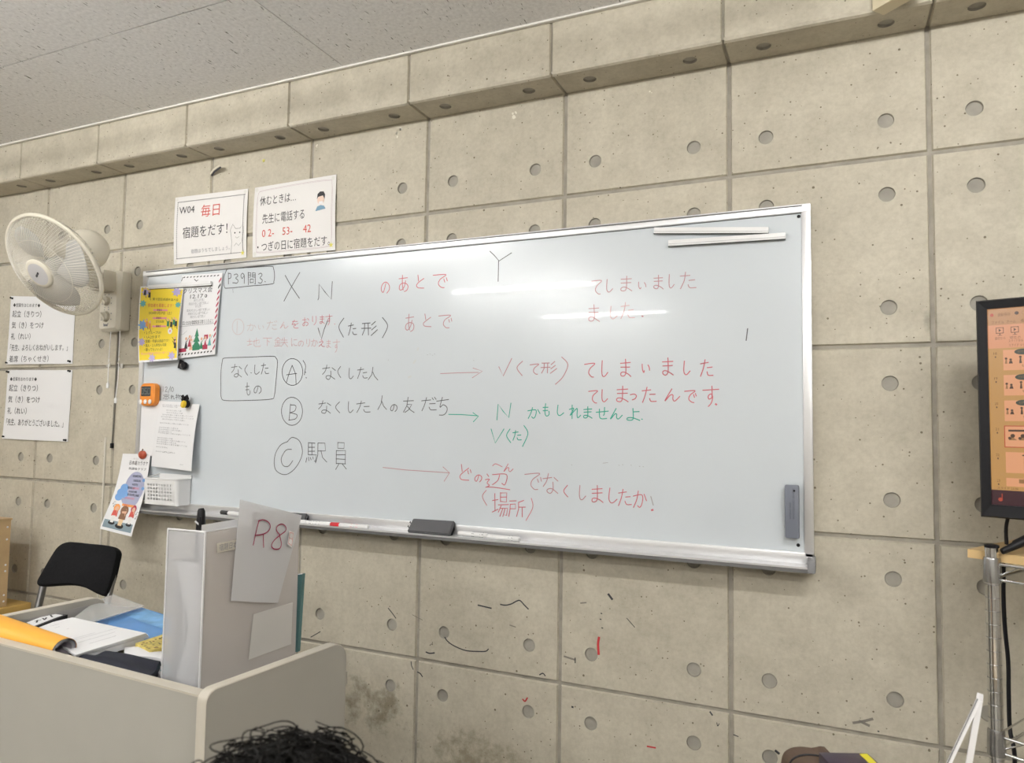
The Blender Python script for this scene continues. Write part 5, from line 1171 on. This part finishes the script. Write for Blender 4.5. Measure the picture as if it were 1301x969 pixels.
WOODY = mat('yellow_wood', (.52, .34, .10), .4, noise=.14, nscale=9); WOODB = mat('plywood_box', (.52, .37, .20), .55, noise=.10, nscale=14)
tx = onY(40, 765, -.06).x; tz = onY(38, 767, -.08).z
tbl = thing('low_table', 'low table with yellow wooden top at the far left', 'table', (tx - .45, -.38, 0))
MB().box((tx - .9, -.66, tz - .028), (tx, -.06, tz), WOODY, bev=.004).build('table_top', tbl)
for x in (tx - .86, tx - .04):
    for y in (-.62, -.10): MB().box((x - .02, y - .02, 0), (x + .02, y + .02, tz - .028), STEEL, bev=.003).build('leg', tbl)
x1 = onY(12, 700, -.14).x; zt = onY(12, 657.5, -.14).z
wbx = thing('wooden_box', 'plywood storage box with square hand holes on the low table', 'box', (x1 - .18, -.30, tz))
bm_ = MB(); fy = lambda a, b, h: Vector((x1 - .006 + h, a, b))
hh = zt - tz; holes_ = [(-.26, tz + hh * f_) for f_ in (.18, .50, .83)]
zc_ = [tz] + [z + dz_ for f_ in (.18, .50, .83) for z in (tz + hh * f_,) for dz_ in (-.022, .022)] + [zt - .008]
for k in range(len(zc_) - 1):
    z0, z1 = zc_[k], zc_[k + 1]
    if k % 2 == 0: bm_.box((x1 - .009, -.50, z0), (x1, -.14, z1), WOODB)
    else: bm_.box((x1 - .009, -.185, z0), (x1, -.14, z1), WOODB); bm_.box((x1 - .009, -.50, z0), (x1, -.235, z1), WOODB)
bm_.build('side_panel', wbx)
MB().box((x1 - .36, -.149, tz), (x1 - .009, -.14, zt - .008), WOODB).build('back_panel', wbx)
MB().box((x1 - .36, -.50, tz), (x1 - .009, -.491, zt - .008), WOODB).build('front_panel', wbx)
MB().box((x1 - .36, -.49, tz), (x1 - .351, -.15, zt - .008), WOODB).build('side_panel', wbx)
MB().box((x1 - .364, -.504, zt - .008), (x1 + .003, -.136, zt), WOODB, bev=.002).build('lid', wbx)
for f_ in (.06, .13, .40, .47, .76, .90):
    mb = MB(); mb.lathe([(.004, 0), (.0035, .0015), (0, .002)], WHITEP, frame((x1, -.152, tz + hh * f_), (1, 0, 0)), 10)
    part_label(mb.build('screw_head', wbx), 'pale screw head')

# ================================================================== RACK, TELEVISION
d1 = Vector((.5, .866, 0)); d2 = Vector((.866, -.5, 0))
pp = at(1261.5, 760, 1.40)
rack = thing('wire_rack', 'chrome wire shelving rack at the right edge under the television', 'rack', (pp.x + .3, pp.y, 0))
RL, RW = .75, .30; ptop = at(1260, 692, 1.40).z
corners = [pp, pp + d2 * RL, pp + d2 * RL + d1 * RW, pp + d1 * RW]
for c in corners:
    mb = MB(); mb.tube([(c.x, c.y, .02), (c.x, c.y, ptop - .006)], .0125, CHROME, 16)
    k = .06
    while k < ptop - .02: mb.tube([(c.x + .0126 * cos(q), c.y + .0126 * sin(q), k) for q in [2 * pi * i / 16 for i in range(16)]], .0006, STEEL, 4, closed=True); k += .0254
    o = mb.build('post', rack)
    mb = MB(); mb.tube([(c.x, c.y, ptop - .006), (c.x, c.y, ptop - .001), (c.x, c.y, ptop)], [.0128, .0128, .010], BLACKP, 16); part_label(mb.build('post_cap', o), 'black cap')
    mb = MB(); mb.lathe([(0, 0), (.016, .001), (.016, .012), (.010, .02)], BLACKP, frame((c.x, c.y, .0), (0, 0, 1)), 14); mb.build('foot', o)
zs1 = at(1263, 716, 1.40).z; zs2 = at(1272, 930, 1.40).z
for zi, zs in enumerate((zs1, zs2, .12)):
    sh = MB()
    for dz_ in (.0, -.030): sh.tube([Vector((c.x, c.y, zs + dz_)) for c in corners], .003, CHROME, 8, closed=True)
    for k in range(1, 30): q = k / 30; a_ = corners[0].lerp(corners[1], q); b_ = corners[3].lerp(corners[2], q); sh.tube([Vector((a_.x, a_.y, zs)), Vector((b_.x, b_.y, zs))], .0018, CHROME, 6)
    for k in range(0, 16):                       # the zig-zag wire between the two rails
        a_ = corners[0].lerp(corners[1], k / 16); b_ = corners[0].lerp(corners[1], (k + 1) / 16); z0, z1 = (0, -.03) if k % 2 else (-.03, 0); sh.tube([Vector((a_.x, a_.y, zs + z0)), Vector((b_.x, b_.y, zs + z1))], .0015, CHROME, 6)
    o = sh.build('wire_shelf', rack)
    for c in corners:
      sh = MB(); sh.tube([(c.x, c.y, zs - .036), (c.x, c.y, zs - .030), (c.x, c.y, zs + .008), (c.x, c.y, zs + .012)], [.0158, .0160, .0150, .0140], mat('sleeve_metal', (.40, .40, .40), .25, metal=.95), 14)
      sh.build('shelf_sleeve', o)
WOODT = mat('pine_board', (.60, .42, .20), .45, noise=.10, nscale=16)
wc = at(1230.5, 697, 1.45); wtop = wc.z; wth = wtop - (zs1 + .0035)
mb = MB(); wc.z = 0
mb.prism([(0, .03), (.84, .03), (.84, .34), (0, .34)], zs1 + .0035, wtop, WOODT, lambda a, b, h: wc + d2 * a + d1 * (b - .035) + up * h)
tag(mb.build('wooden_board', fix=True), 'light wooden board laid on top of the wire rack', 'board')
dt = Vector((.945, -.327, 0)).normalized(); tn = Vector((dt.y, -dt.x, 0))          # screen direction and its normal
if tn.y > 0: tn = -tn
TLp = at(1237.5, 381, 1.47); BLp = at(1249, 655, 1.47); TVH = TLp.z - BLp.z; TVW = .735
base = Vector(((TLp.x + BLp.x) / 2, (TLp.y + BLp.y) / 2, 0)); base = onP(1243, 518, Vector((TLp.x, TLp.y, 0)).lerp(Vector((BLp.x, BLp.y, 0)), .5), Vector((dt.x, dt.y, 0))); base.z = 0
tv = thing('television', 'black flat screen showing an orange slide list on the rack', 'television', base + dt * TVW / 2 + up * wtop)
TF = lambda a, b, h: base + dt * a + up * b + tn * h
zb, zt_ = BLp.z, TLp.z
mb = MB()
prof_o = [(0, zb), (TVW, zb), (TVW, zt_), (0, zt_)]; be = .019; bb = .026
prof_i = [(be, zb + bb), (TVW - be, zb + bb), (TVW - be, zt_ - be), (be, zt_ - be)]
vs = [TF(*p, 0) for p in prof_o] + [TF(p[0] + (.003 if p[0] < .3 else -.003), p[1] + (.003 if p[1] == zb else -.003), .006) for p in prof_o] + [TF(p[0], p[1], .004) for p in prof_i] + [TF(p[0], p[1], -.004) for p in prof_i] + [TF(*p, -.03) for p in prof_o]
fs = []
for r0, r1 in ((0, 4), (4, 8), (8, 12), (16, 0)): fs += [[r0 + k, r0 + (k + 1) % 4, r1 + (k + 1) % 4, r1 + k] for k in range(4)]
mb.add(vs, fs, BLACKP); mb.build('bezel', tv, fix=True)
mb = MB(); mb.prism([(0, zb), (TVW, zb), (TVW, zt_), (0, zt_)], -.032, -.006, BLACKP, TF); mb.prism([(.12, zb + .06), (TVW - .12, zb + .06), (TVW - .12, zt_ - .08), (.12, zt_ - .08)], -.06, -.03, BLACKP, TF); mb.build('rear_cover', tv, fix=True)
def scr(n_, c, e=1.0): return mat('screen_' + n_, (.01, .01, .01), .25, emit=tuple(x * .80 for x in c), es=e)
S_TAN = scr('tan', (.50, .265, .085)); S_PINK = scr('salmon', (.66, .285, .145)); S_TOP = scr('ribbon_top', (.46, .225, .095)); S_WINE = scr('taskbar', (.040, .008, .014)); S_INK = scr('dark', (.07, .035, .02)); S_GRN = scr('bubble', (.045, .05, .035)); S_RED = scr('red', (.45, .06, .03)); S_SL = scr('slide', (.72, .33, .165)); S_MID = scr('mid', (.30, .15, .06))
ss = Sheet(TF(be, zt_ - be, -.0035), TF(TVW - be, zt_ - be, -.0035), TF(TVW - be, zb + bb, -.0035), TF(be, zb + bb, -.0035)); ss.n = tn
scn = ss.mesh(MB(), S_TAN, 1, 1).build('screen', tv)
ssc = {}
def sa(u, v):
    p = onP(u, v, ss.c[0], tn); d = p - ss.c[0]; return (d.dot(dt) / ss.w, -d.z / ss.h)
mb = MB()
def srect(x0, t0, x1, t1, m_, h=.0006): ss.poly(mb, [(x0, t0), (x1, t0), (x1, t1), (x0, t1)], m_, h)
k_ = 1 / ss.w                                            # metres to share of the width
srect(0, 0, 1, .085, S_TOP); srect(0, .085, 1, .205, S_PINK); srect(.036, .21, 1, .915, S_PINK, .0005); srect(0, .21, .30, .915, S_TAN, .0006)
srect(0, .925, 1, 1, S_WINE, .0007)
ss.disc(mb, .011, .032, .0045, S_RED, .001); ss.text(mb, '自動保存', .026, .040, .020, S_INK, wid=.030); ss.disc(mb, .071, .030, .005, S_INK, .001); ss.text(mb, '○ ノ', .082, .038, .022, S_MID); ss.text(mb, '図', .110, .040, .028, S_INK); ss.text(mb, '日本語の授業', .2, .045, .028, S_INK)
for x, l in ((.010, 'ファイル'), (.046, 'ホーム'), (.080, '挿入'), (.113, '描画'), (.150, 'デザイン'), (.20, '画面切り替え')): ss.text(mb, l, x, .078, .019, S_INK, wid=.0075 * len(l))
for x, l1, l2 in ((.020, '最初から', ''), (.056, '現在の', 'スライドから'), (.108, '目的別', 'スライドショー'), (.16, '設定', '')):
    w_ = .019
    srect(x, .098, x + w_, .101, S_INK, .001); srect(x, .126, x + w_, .129, S_INK, .001); srect(x, .098, x + .0015, .129, S_INK, .001); srect(x + w_ - .0015, .098, x + w_, .129, S_INK, .001)
    ss.poly(mb, [(x + .007, .105), (x + .013, .113), (x + .007, .121)], S_INK, .001); srect(x + .0085, .129, x + .0105, .138, S_INK, .001); srect(x + .004, .138, x + .015, .140, S_INK, .001)
    ss.text(mb, l1, x - .003, .160, .017, S_INK, wid=.026); 
    if l2: ss.text(mb, l2, x - .006, .176, .017, S_INK, wid=.034)
ss.text(mb, 'スライド ショーの開始', .05, .198, .017, S_INK, wid=.065)
for i, t0 in enumerate((.215, .343, .472, .602, .732, .862)):
    ss.text(mb, str(18 + i), .013, t0 + .022, .018, S_INK, wid=.008); srect(.016, t0 + .030, .019, t0 + .038, S_INK, .001)
    th_ = .104 if i < 5 else .042; srect(.036, t0, .185, t0 + th_, S_SL, .0009)
    if i < 3:
        ss.disc(mb, .083, t0 + .012, .020, S_GRN, .0012, .015); ss.disc(mb, .124, t0 + .010, .021, S_GRN, .0012, .015); ss.poly(mb, [(.090, t0 + .022), (.097, t0 + .022), (.093, t0 + .034)], S_GRN, .0012)
        for x in (.071, .112): ss.text(mb, 'そうですか', x, t0 + .016, .012, S_MID, wid=.024, h=.0015)
        for x, w_, h_, m_ in ((.040, .006, .022, S_MID), (.049, .010, .016, S_INK), (.074, .006, .028, S_INK), (.091, .013, .018, S_MID), (.115, .006, .022, S_INK), (.135, .01, .02, S_MID)):
            ss.poly(mb, [(x, t0 + .070), (x + w_ * .25, t0 + .072 - h_), (x + w_ * .8, t0 + .072 - h_), (x + w_, t0 + .070)], m_, .0011); ss.disc(mb, x + w_ / 2, t0 + .066 - h_, .0032, S_INK, .0012)
        ss.text(mb, 'もう少し', .080, t0 + .088, .014, S_INK, wid=.028, h=.0012)
    elif i == 3:
        for q in ((.034, t0 - .003, .187, t0 + .001), (.034, t0 + .103, .187, t0 + .107), (.034, t0, .036, t0 + .105), (.185, t0, .187, t0 + .105)): srect(*q, S_RED, .0012)
        srect(.044, t0 + .017, .176, t0 + .027, S_INK, .0012)
        for x in (.046, .070, .094, .118, .142): ss.disc(mb, x + .008, t0 + .048, .0055, S_INK, .0012); ss.poly(mb, [(x - .002, t0 + .070), (x + .006, t0 + .051), (x + .018, t0 + .070)], S_MID, .0011); ss.disc(mb, x + .001, t0 + .060, .004, S_INK, .0012)
    elif i == 4:
        srect(.075, t0 + .012, .130, t0 + .018, S_INK, .0012)
        for q in range(8): srect(.078, t0 + .026 + q * .008, .078 + .012 + .006 * (q % 3), t0 + .0285 + q * .008, S_MID, .0012)
    else:
        srect(.066, t0 + .004, .105, t0 + .024, S_MID, .0012); srect(.066, t0 + .024, .105, t0 + .042, S_SL, .0013); ss.disc(mb, .085, t0 + .013, .004, S_INK, .0014)
        for q in range(3): srect(.113, t0 + .006 + q * .011, .15, t0 + .012 + q * .011, S_INK, .0012)
ss.text(mb, 'スライド 21/30', .014, .919, .014, S_INK, wid=.05); ss.text(mb, '日本語', .090, .919, .014, S_INK)
ss.disc(mb, .021, .972, .0055, S_RED, .0011); srect(.024, .942, .0262, .973, S_RED, .0011); ss.text(mb, '10°C', .034, .960, .02, S_MID); ss.text(mb, '曇り', .034, .984, .018, S_MID)
srect(.34, .26, .97, .88, S_SL, .001); srect(.38, .32, .93, .40, S_INK, .0013)
mb.build('screen_picture', scn)
for x_ in (.07, TVW - .07):
    mb = MB(); sgn = 1 if x_ < .3 else -1; tp0 = TF(x_, zb + .004, -.015); ft = TF(x_ - .028 * sgn, wtop + .006, .05); bk_ = TF(x_ - .028 * sgn, wtop + .006, -.10); ct = TF(x_ + .05 * sgn, zb + .002, -.012)
    mb.tube([ct, TF(x_ + .01 * sgn, wtop + .030, .015), ft], [.010, .009, .006], BLACKP, 10); mb.tube([ct, TF(x_ + .01 * sgn, wtop + .030, -.05), bk_], [.010, .009, .006], BLACKP, 10); mb.build('stand_foot', tv)
p0_ = TF(.045, zb + .01, -.02); cb = [p0_, p0_ + Vector((-.004, .01, -.03)), Vector((p0_.x - .002, p0_.y + .02, wtop + .01))]
tag(MB().tube(smooth_line([tuple(p) for p in cb], 4), .0035, BLACKP, 8).build('signal_cable'), 'short black cable dropping behind the television onto the wooden board', 'cable')
cb = [at(u, v, dd) for u, v, dd in ((1275, 716, 1.50), (1275, 760, 1.52), (1277, 800, 1.52), (1281, 840, 1.52), (1281.5, 880, 1.52), (1283, 925, 1.52), (1288, 950, 1.50), (1290, 985, 1.50))]
cb += [Vector((cb[-1].x, cb[-1].y, .3)), Vector((cb[-1].x + .02, cb[-1].y, .012))]
tag(MB().tube(smooth_line([tuple(p) for p in cb], 4), .0042, BLACKP, 8).build('power_cable'), 'long black cable hanging down behind the rack post', 'cable')
# pale box fixed to the beam at the top edge of the picture
a = onY(1110, 10.5, -.145)
mb = MB(); mb.box((0, -.02, 0), (.10, .02, .05), mat('tan_cover', (.72, .64, .46), .5), Matrix.Translation(a + Vector((.010, .027, 0))) @ Matrix.Rotation(radians(-40), 4, 'Z'), bev=.003); o = tag(mb.build('junction_box'), 'pale cover box on the beam face at the top right', 'cover box')

# ================================================================== STUDENT TABLE AND WHAT STANDS ON IT
TT = .70
TOPW = mat('pale_wood_top', (.56, .45, .30), .45, noise=.08, nscale=10)
def student_desk(label, x0, x1, y0, y1):
    t = thing('student_desk', label, 'desk', ((x0 + x1) / 2, (y0 + y1) / 2, 0), 'student desks')
    MB().box((x0, y0, TT - .03), (x1, y1, TT), TOPW, bev=.004).build('desk_top', t)
    for x in (x0 + .05, x1 - .05):
        for y in (y0 + .04, y1 - .04): MB().tube([(x, y, .0), (x, y, TT - .03)], .015, STEEL, 12).build('leg', t)
student_desk('student desk the seated person leans on', 1.32, 1.80, -1.42, -1.07)
student_desk('student desk carrying the pencil case and folded card', 1.86, 2.60, -1.10, -.72)
c = onZ(1032, 1043, TT); cpz = at(1032, 962.5, (c - CAM).dot(CF)).z
cs = thing('pencil_case', 'brown rounded pencil case peeping in at the bottom edge', 'pencil case', (c.x, c.y, TT))
hh = cpz - TT; mb = MB()
prof2 = [(-.036, 0), (-.037, hh * .5), (-.034, hh * .84), (-.024, hh * .96), (-.008, hh), (.012, hh * .985), (.037, hh * .93), (.037, 0)]
BRC = mat('brown_case', (.085, .052, .032), .6); M = frame((c.x, c.y, TT), (0, 0, 1), CR)
pr = smooth_line(prof2, 4)
mb.prism(pr, -.03, .03, BRC, lambda a, b, h: M @ Vector((a, h, b + .001))); mb.build('body', cs, fix=True)
mb = MB(); mb.tube([M @ Vector((a, 0, b + .002)) for a, b in pr[8:-4]], .0016, BLACKP, 6); mb.build('zip', cs)
c2 = onZ(1081, 1088, TT); z2 = at(1081, 967, (c2 - CAM).dot(CF)).z; w2 = 64 / FPX * (c2 - CAM).dot(CF)
cbx = thing('card_box', 'dark box with yellow end strip beside the brown pencil case', 'box', (c2.x, c2.y, TT))
M = frame((c2.x, c2.y, TT), (0, 0, 1), CR); mb = MB(); mb.box((-w2 / 2, -.02, .0005), (w2 / 2, .02, z2 - TT), mat('box_purple', (.035, .022, .04), .4), M, bev=.002); mb.build('body', cbx)
mb = MB(); mb.box((w2 * .30, -.0206, .01), (w2 * .455, .015, z2 - TT + .0006), mat('box_yellow', (.70, .62, .02), .4), M); part_label(mb.build('end_strip', cbx), 'yellow strip')
mb = MB()
for k in range(7): mb.box((-w2 * .44 + k * w2 * .06, -.0206, z2 - TT - .008), (-w2 * .40 + k * w2 * .06, -.0199, z2 - TT - .0025), PAPER, M)
part_label(mb.build('printed_text', cbx), 'tiny pale printed marks')
# folded white card standing near the rack
cdp = .98; apx = at(1245, 889, cdp); rl = at(1231.5, 969, cdp); ll = at(1207.5, 969, cdp)
def to_z(a, b, z): t = (z - a.z) / (b.z - a.z); return a + (b - a) * t
vd = Vector((CF.x, CF.y, 0)); vd = (apx - CAM); vd.z = 0; vd.normalize(); vd = (vd + Vector((vd.y, -vd.x, 0)) * .02).normalized()
rlb, llb = to_z(apx, rl, TT + .001), to_z(apx, ll, TT + .001)
card = thing('folded_card', 'narrow folded white card standing like a tent beside the rack post', 'card', (rlb + llb) / 2)
for nm, e_, th in (('right_leaf', rlb, .0075), ('left_leaf', llb, .0035)):
    mb = MB(); dv = (e_ - apx).normalized(); nv = vd.cross(dv).normalized() * (th / 2)
    vs = []
    for p in (apx, e_):
        for q in (0, .03):
            for s_ in (-1, 1): vs.append(p + vd * q + nv * s_)
    mb.add(vs, [[0, 1, 3, 2], [4, 6, 7, 5], [0, 4, 5, 1], [2, 3, 7, 6], [0, 2, 6, 4], [1, 5, 7, 3]], PAPER); mb.build(nm, card, fix=True)
mb = MB(); dv = (llb - apx).normalized(); nv = vd.cross(dv).normalized(); mb.tube([apx + nv * .0028 - vd * .0005, llb + nv * .0028 - vd * .0005], .0007, GREYP, 5); part_label(mb.build('crease', card), 'dark crease line')

# ================================================================== THE PERSON SEATED IN FRONT OF THE CAMERA
HC = at(322, 1154, .55)                                     # centre of the hair
px0, py0 = HC.x, HC.y
person = thing('person', 'person with curly black hair bending over a student desk, seen from behind', 'person', (px0, py0 - .20, 0))
def skin_mesh(joints, edges, radii, sub=2):
    me = bpy.data.meshes.new('sk'); names = list(joints); me.from_pydata([joints[n] for n in names], [(names.index(a), names.index(b)) for a, b in edges], [])
    o = bpy.data.objects.new('sk', me); COL.objects.link(o)
    m_ = o.modifiers.new('s', 'SKIN'); m_.use_smooth_shade = True
    for i, n in enumerate(names):
        r = radii[n]; me.skin_vertices[0].data[i].radius = (r, r) if not isinstance(r, tuple) else r
        me.skin_vertices[0].data[i].use_root = (i == 0)
    sb = o.modifiers.new('d', 'SUBSURF'); sb.levels = sb.render_levels = sub
    bpy.context.view_layer.update()
    ev = bpy.data.meshes.new_from_object(o.evaluated_get(bpy.context.evaluated_depsgraph_get()))
    vs = [v.co.copy() for v in ev.vertices]; fs = [list(p.vertices) for p in ev.polygons]
    bpy.data.objects.remove(o); bpy.data.meshes.remove(me); bpy.data.meshes.remove(ev)
    return vs, fs
def pj(x, y, z): return Vector((px0 + x, py0 + y, z))
J = {'pelvis': pj(0, -.27, .50), 'waist': pj(0, -.24, .60), 'chest': pj(0, -.15, .71), 'neckb': pj(0, -.07, .79), 'neck': pj(0, -.03, .84), 'skull': pj(0, .0, .90)}
E_ = [('pelvis', 'waist'), ('waist', 'chest'), ('chest', 'neckb'), ('neckb', 'neck'), ('neck', 'skull')]
Rr = {'pelvis': (.125, .10), 'waist': (.135, .10), 'chest': (.155, .11), 'neckb': (.085, .07), 'neck': .052, 'skull': .06}
for s_, n in ((-1, 'l'), (1, 'r')):
    J.update({n + 'sh': pj(.17 * s_, -.10, .755), n + 'el': pj(.25 * s_, .10, .725), n + 'wr': pj(.10 * s_, .30, .735), n + 'pm': pj(.06 * s_, .37, .735), n + 'hip': pj(.09 * s_, -.20, .485), n + 'kn': pj(.12 * s_, .22, .50), n + 'an': pj(.12 * s_, .20, .09), n + 'toe': pj(.14 * s_, .36, .045)})
    E_ += [('chest', n + 'sh'), (n + 'sh', n + 'el'), (n + 'el', n + 'wr'), (n + 'wr', n + 'pm'), ('pelvis', n + 'hip'), (n + 'hip', n + 'kn'), (n + 'kn', n + 'an'), (n + 'an', n + 'toe')]
    Rr.update({n + 'sh': .062, n + 'el': .042, n + 'wr': .028, n + 'pm': (.036, .016), n + 'hip': .058, n + 'kn': .052, n + 'an': .042, n + 'toe': .034})
vs, fs = skin_mesh(J, E_, Rr)
mb = MB(); SKIN = mat('skin', (.56, .36, .25), .5)
mb.add(vs, fs, SKIN, True)
for s_, n in ((-1, 'l'), (1, 'r')):                          # five bent fingers on each hand
    w_ = J[n + 'pm']; ins = -s_
    for k, (off, ln, dr) in enumerate(((-.027, .058, -.12), (-.010, .072, -.04), (.008, .076, .04), (.025, .066, .12))):
        o_ = w_ + Vector((off, .012, .002)); d_ = Vector((dr, 1, 0)).normalized()
        v2, f2 = skin_mesh({'a': o_ - d_ * .02, 'b': o_ + d_ * ln * .40 + up * .007, 'c': o_ + d_ * ln * .75 - up * .001, 'd': o_ + d_ * ln - up * .012}, [('a', 'b'), ('b', 'c'), ('c', 'd')], {'a': .0095, 'b': .009, 'c': .0082, 'd': .0068}, 1); mb.add(v2, f2, SKIN, True)
    o_ = w_ + Vector((ins * .028, -.035, 0)); v2, f2 = skin_mesh({'a': o_, 'b': o_ + Vector((ins * .022, .028, .002)), 'c': o_ + Vector((ins * .026, .058, -.006))}, [('a', 'b'), ('b', 'c')], {'a': .012, 'b': .0105, 'c': .008}, 1); mb.add(v2, f2, SKIN, True)
# head bent forward
HM = Matrix.Translation(HC + Vector((0, .012, -.012))) @ Matrix.Rotation(radians(-38), 4, 'X')
bm = bmesh.new(); bmesh.ops.create_uvsphere(bm, u_segments=36, v_segments=28, radius=1)
for v in bm.verts:
    x, y, z = v.co; fx = .074 * (1 - .20 * max(0, -z) ** 1.5); v.co = Vector((x * fx, y * .094 * (1 - .12 * max(0, -z)), z * .112))
    if y > .2 and z < 0: v.co.y += .010 * max(0, -z)
    g_ = math.exp(-((x / .16) ** 2) - ((z + .10) / .22) ** 2) * max(0, y); v.co.y += .024 * g_
    for ex in (-.42, .42): v.co.y -= .010 * math.exp(-(((x - ex) / .18) ** 2) - ((z - .08) / .13) ** 2) * max(0, y)
    v.co.y += .006 * math.exp(-((x / .30) ** 2) - ((z + .46) / .10) ** 2) * max(0, y)
mb.bm(bm, SKIN, HM, True)
for s_ in (-1, 1):
    bm = bmesh.new(); bmesh.ops.create_uvsphere(bm, u_segments=14, v_segments=10, radius=1)
    for v in bm.verts: v.co = Vector((v.co.x * .010, v.co.y * .019, v.co.z * .031))
    mb.bm(bm, SKIN, HM @ Matrix.Translation((.074 * s_, -.006, -.008)) @ Matrix.Rotation(.3 * s_, 4, 'Z'), True)
body = mb.build('body', person)
rm = body.modifiers.new('one_surface', 'REMESH'); rm.mode = 'VOXEL'; rm.voxel_size = .006; rm.use_smooth_shade = True
sm_ = body.modifiers.new('soften', 'SMOOTH'); sm_.factor = .5; sm_.iterations = 2
mb = MB()
for s_ in (-1, 1):
    mb.lathe([(0, .0), (.009, .002), (.011, .005)], mat('eye_white', (.75, .74, .72), .2), HM @ frame((.030 * s_, .0865, .008), (0, 1, 0)) @ Matrix.Translation((0, 0, -.004)), 14)
    mb.lathe([(0, .0012), (.005, .001)], BLACKP, HM @ frame((.030 * s_, .0865, .008), (0, 1, 0)) @ Matrix.Translation((0, 0, .001)), 12)
part_label(mb.build('eyes', person), 'dark eyes')
mb = MB(); mb.tube([HM @ Vector((x, .096 - abs(x) * .35, -.052)) for x in (-.022, -.01, 0, .01, .022)], [.001, .0028, .003, .0028, .001], mat('lip', (.42, .17, .14), .45), 8); mb.build('mouth', person)
def garment(name, nodes, edges, radii, m_):
    v2, f2 = skin_mesh({n: J[n] if n in J else nodes[n] for n in nodes}, edges, radii); g_ = MB(); g_.add(v2, f2, m_, True); return g_.build(name, person)
SHIRT = mat('dark_shirt', (.035, .04, .05), .85, noise=.2, nscale=90); TROU = mat('dark_trousers', (.03, .03, .035), .85)
nb = {n: J[n] for n in ('pelvis', 'waist', 'chest', 'neckb', 'lsh', 'lel', 'rsh', 'rel')}
for n in 'lr': nb[n + 'cuff'] = J[n + 'el'].lerp(J[n + 'wr'], .75)
garment('shirt', nb, [('pelvis', 'waist'), ('waist', 'chest'), ('chest', 'neckb'), ('chest', 'lsh'), ('lsh', 'lel'), ('lel', 'lcuff'), ('chest', 'rsh'), ('rsh', 'rel'), ('rel', 'rcuff')],
        {'pelvis': (.168, .138), 'waist': (.152, .118), 'chest': (.17, .125), 'neckb': (.082, .07), 'lsh': .074, 'rsh': .074, 'lel': .053, 'rel': .053, 'lcuff': .044, 'rcuff': .044}, SHIRT)
nb = {n: J[n] for n in ('pelvis', 'lhip', 'lkn', 'lan', 'rhip', 'rkn', 'ran')}
nb['pelvis'] = J['pelvis'] + Vector((0, -.005, .0)); J['belt'] = J['pelvis'].lerp(J['waist'], .55); nb['belt'] = J['belt']
garment('trousers', nb, [('pelvis', 'belt'), ('pelvis', 'lhip'), ('lhip', 'lkn'), ('lkn', 'lan'), ('pelvis', 'rhip'), ('rhip', 'rkn'), ('rkn', 'ran')], {'pelvis': (.145, .12), 'belt': (.148, .115), 'lhip': .118, 'rhip': .118, 'lkn': .076, 'rkn': .076, 'lan': .06, 'ran': .06}, TROU)
for n in 'lr':
    v2, f2 = skin_mesh({'a': J[n + 'an'] + Vector((0, -.035, -.045)), 'b': J[n + 'an'] + Vector((0, .05, -.045)), 'c': J[n + 'toe'] + Vector((0, .02, -.008))}, [('a', 'b'), ('b', 'c')], {'a': .040, 'b': .046, 'c': .037}); mb = MB(); mb.add(v2, f2, BLACKP, True); mb.build('shoe', person)
# curly hair: a close cap and loose springy curls
HAIR = mat('black_hair', (.006, .0055, .005), .6, spec=.15)
mb = MB(); bm = bmesh.new(); bmesh.ops.create_uvsphere(bm, u_segments=28, v_segments=20, radius=1)
bmesh.ops.delete(bm, geom=[v for v in bm.verts if v.co.y * .75 + (-.55 * v.co.z) > .62 or v.co.z < -.62], context='VERTS')
for v in bm.verts: v.co = Vector((v.co.x * .083, v.co.y * .100 - .004, v.co.z * .114 + .004)) * (1 + .04 * math.sin(37 * v.co.x + 23 * v.co.y * 2 + 31 * v.co.z))
mb.bm(bm, HAIR, HM, True)
hair = mb.build('hair', person)
mb = MB(); rnd = random.Random(11)
for k in range(1500):
    while True:
        d = Vector((rnd.gauss(0, 1), rnd.gauss(0, 1), rnd.gauss(.5, 1))).normalized()
        lz = HM.to_3x3().inverted() @ d
        if not (lz.y * .75 - .55 * lz.z > .58 or lz.z < -.6): break
    rt_ = HM.translation + HM.to_3x3() @ Vector((lz.x * .080, lz.y * .097, lz.z * .112)); t1 = d.orthogonal().normalized(); t1 = (Matrix.Rotation(rnd.uniform(0, 6.28), 3, d) @ t1); t2 = d.cross(t1)
    cr = rnd.uniform(.006, .017); ht = rnd.uniform(.005, .018 if k % 4 else .030); turns = rnd.uniform(.6, 1.5); tail = rnd.uniform(.008, .03)
    pts = []
    for q in range(15):
        f_ = q / 14; an = f_ * turns * 2 * pi
        pts.append(rt_ + d * (ht * math.sin(min(1, f_ * 1.3) * pi * .62)) + t1 * (cr * (1 - cos(an)) + tail * f_ * .6) + t2 * cr * sin(an) * 1.1)
    mb.tube(pts, [.0007 * (1 - .5 * q / 14) + .0002 for q in range(15)], HAIR, 3, caps=False)
o = mb.build('curls', hair)
# stool under the person
stl = thing('stool', 'plain wooden stool under the seated person', 'stool', (px0, py0 - .24, 0))
MB().box((px0 - .18, py0 - .42, .345), (px0 + .18, py0 - .06, .375), WOODT, bev=.008).build('seat', stl)
for sx in (-.14, .14):
    for sy in (-.38, -.10): MB().tube([(px0 + sx * 1.1, py0 + sy, 0), (px0 + sx, py0 + sy, .345)], .014, STEEL, 12).build('leg', stl)
bpy.data.objects.remove(TXTO)
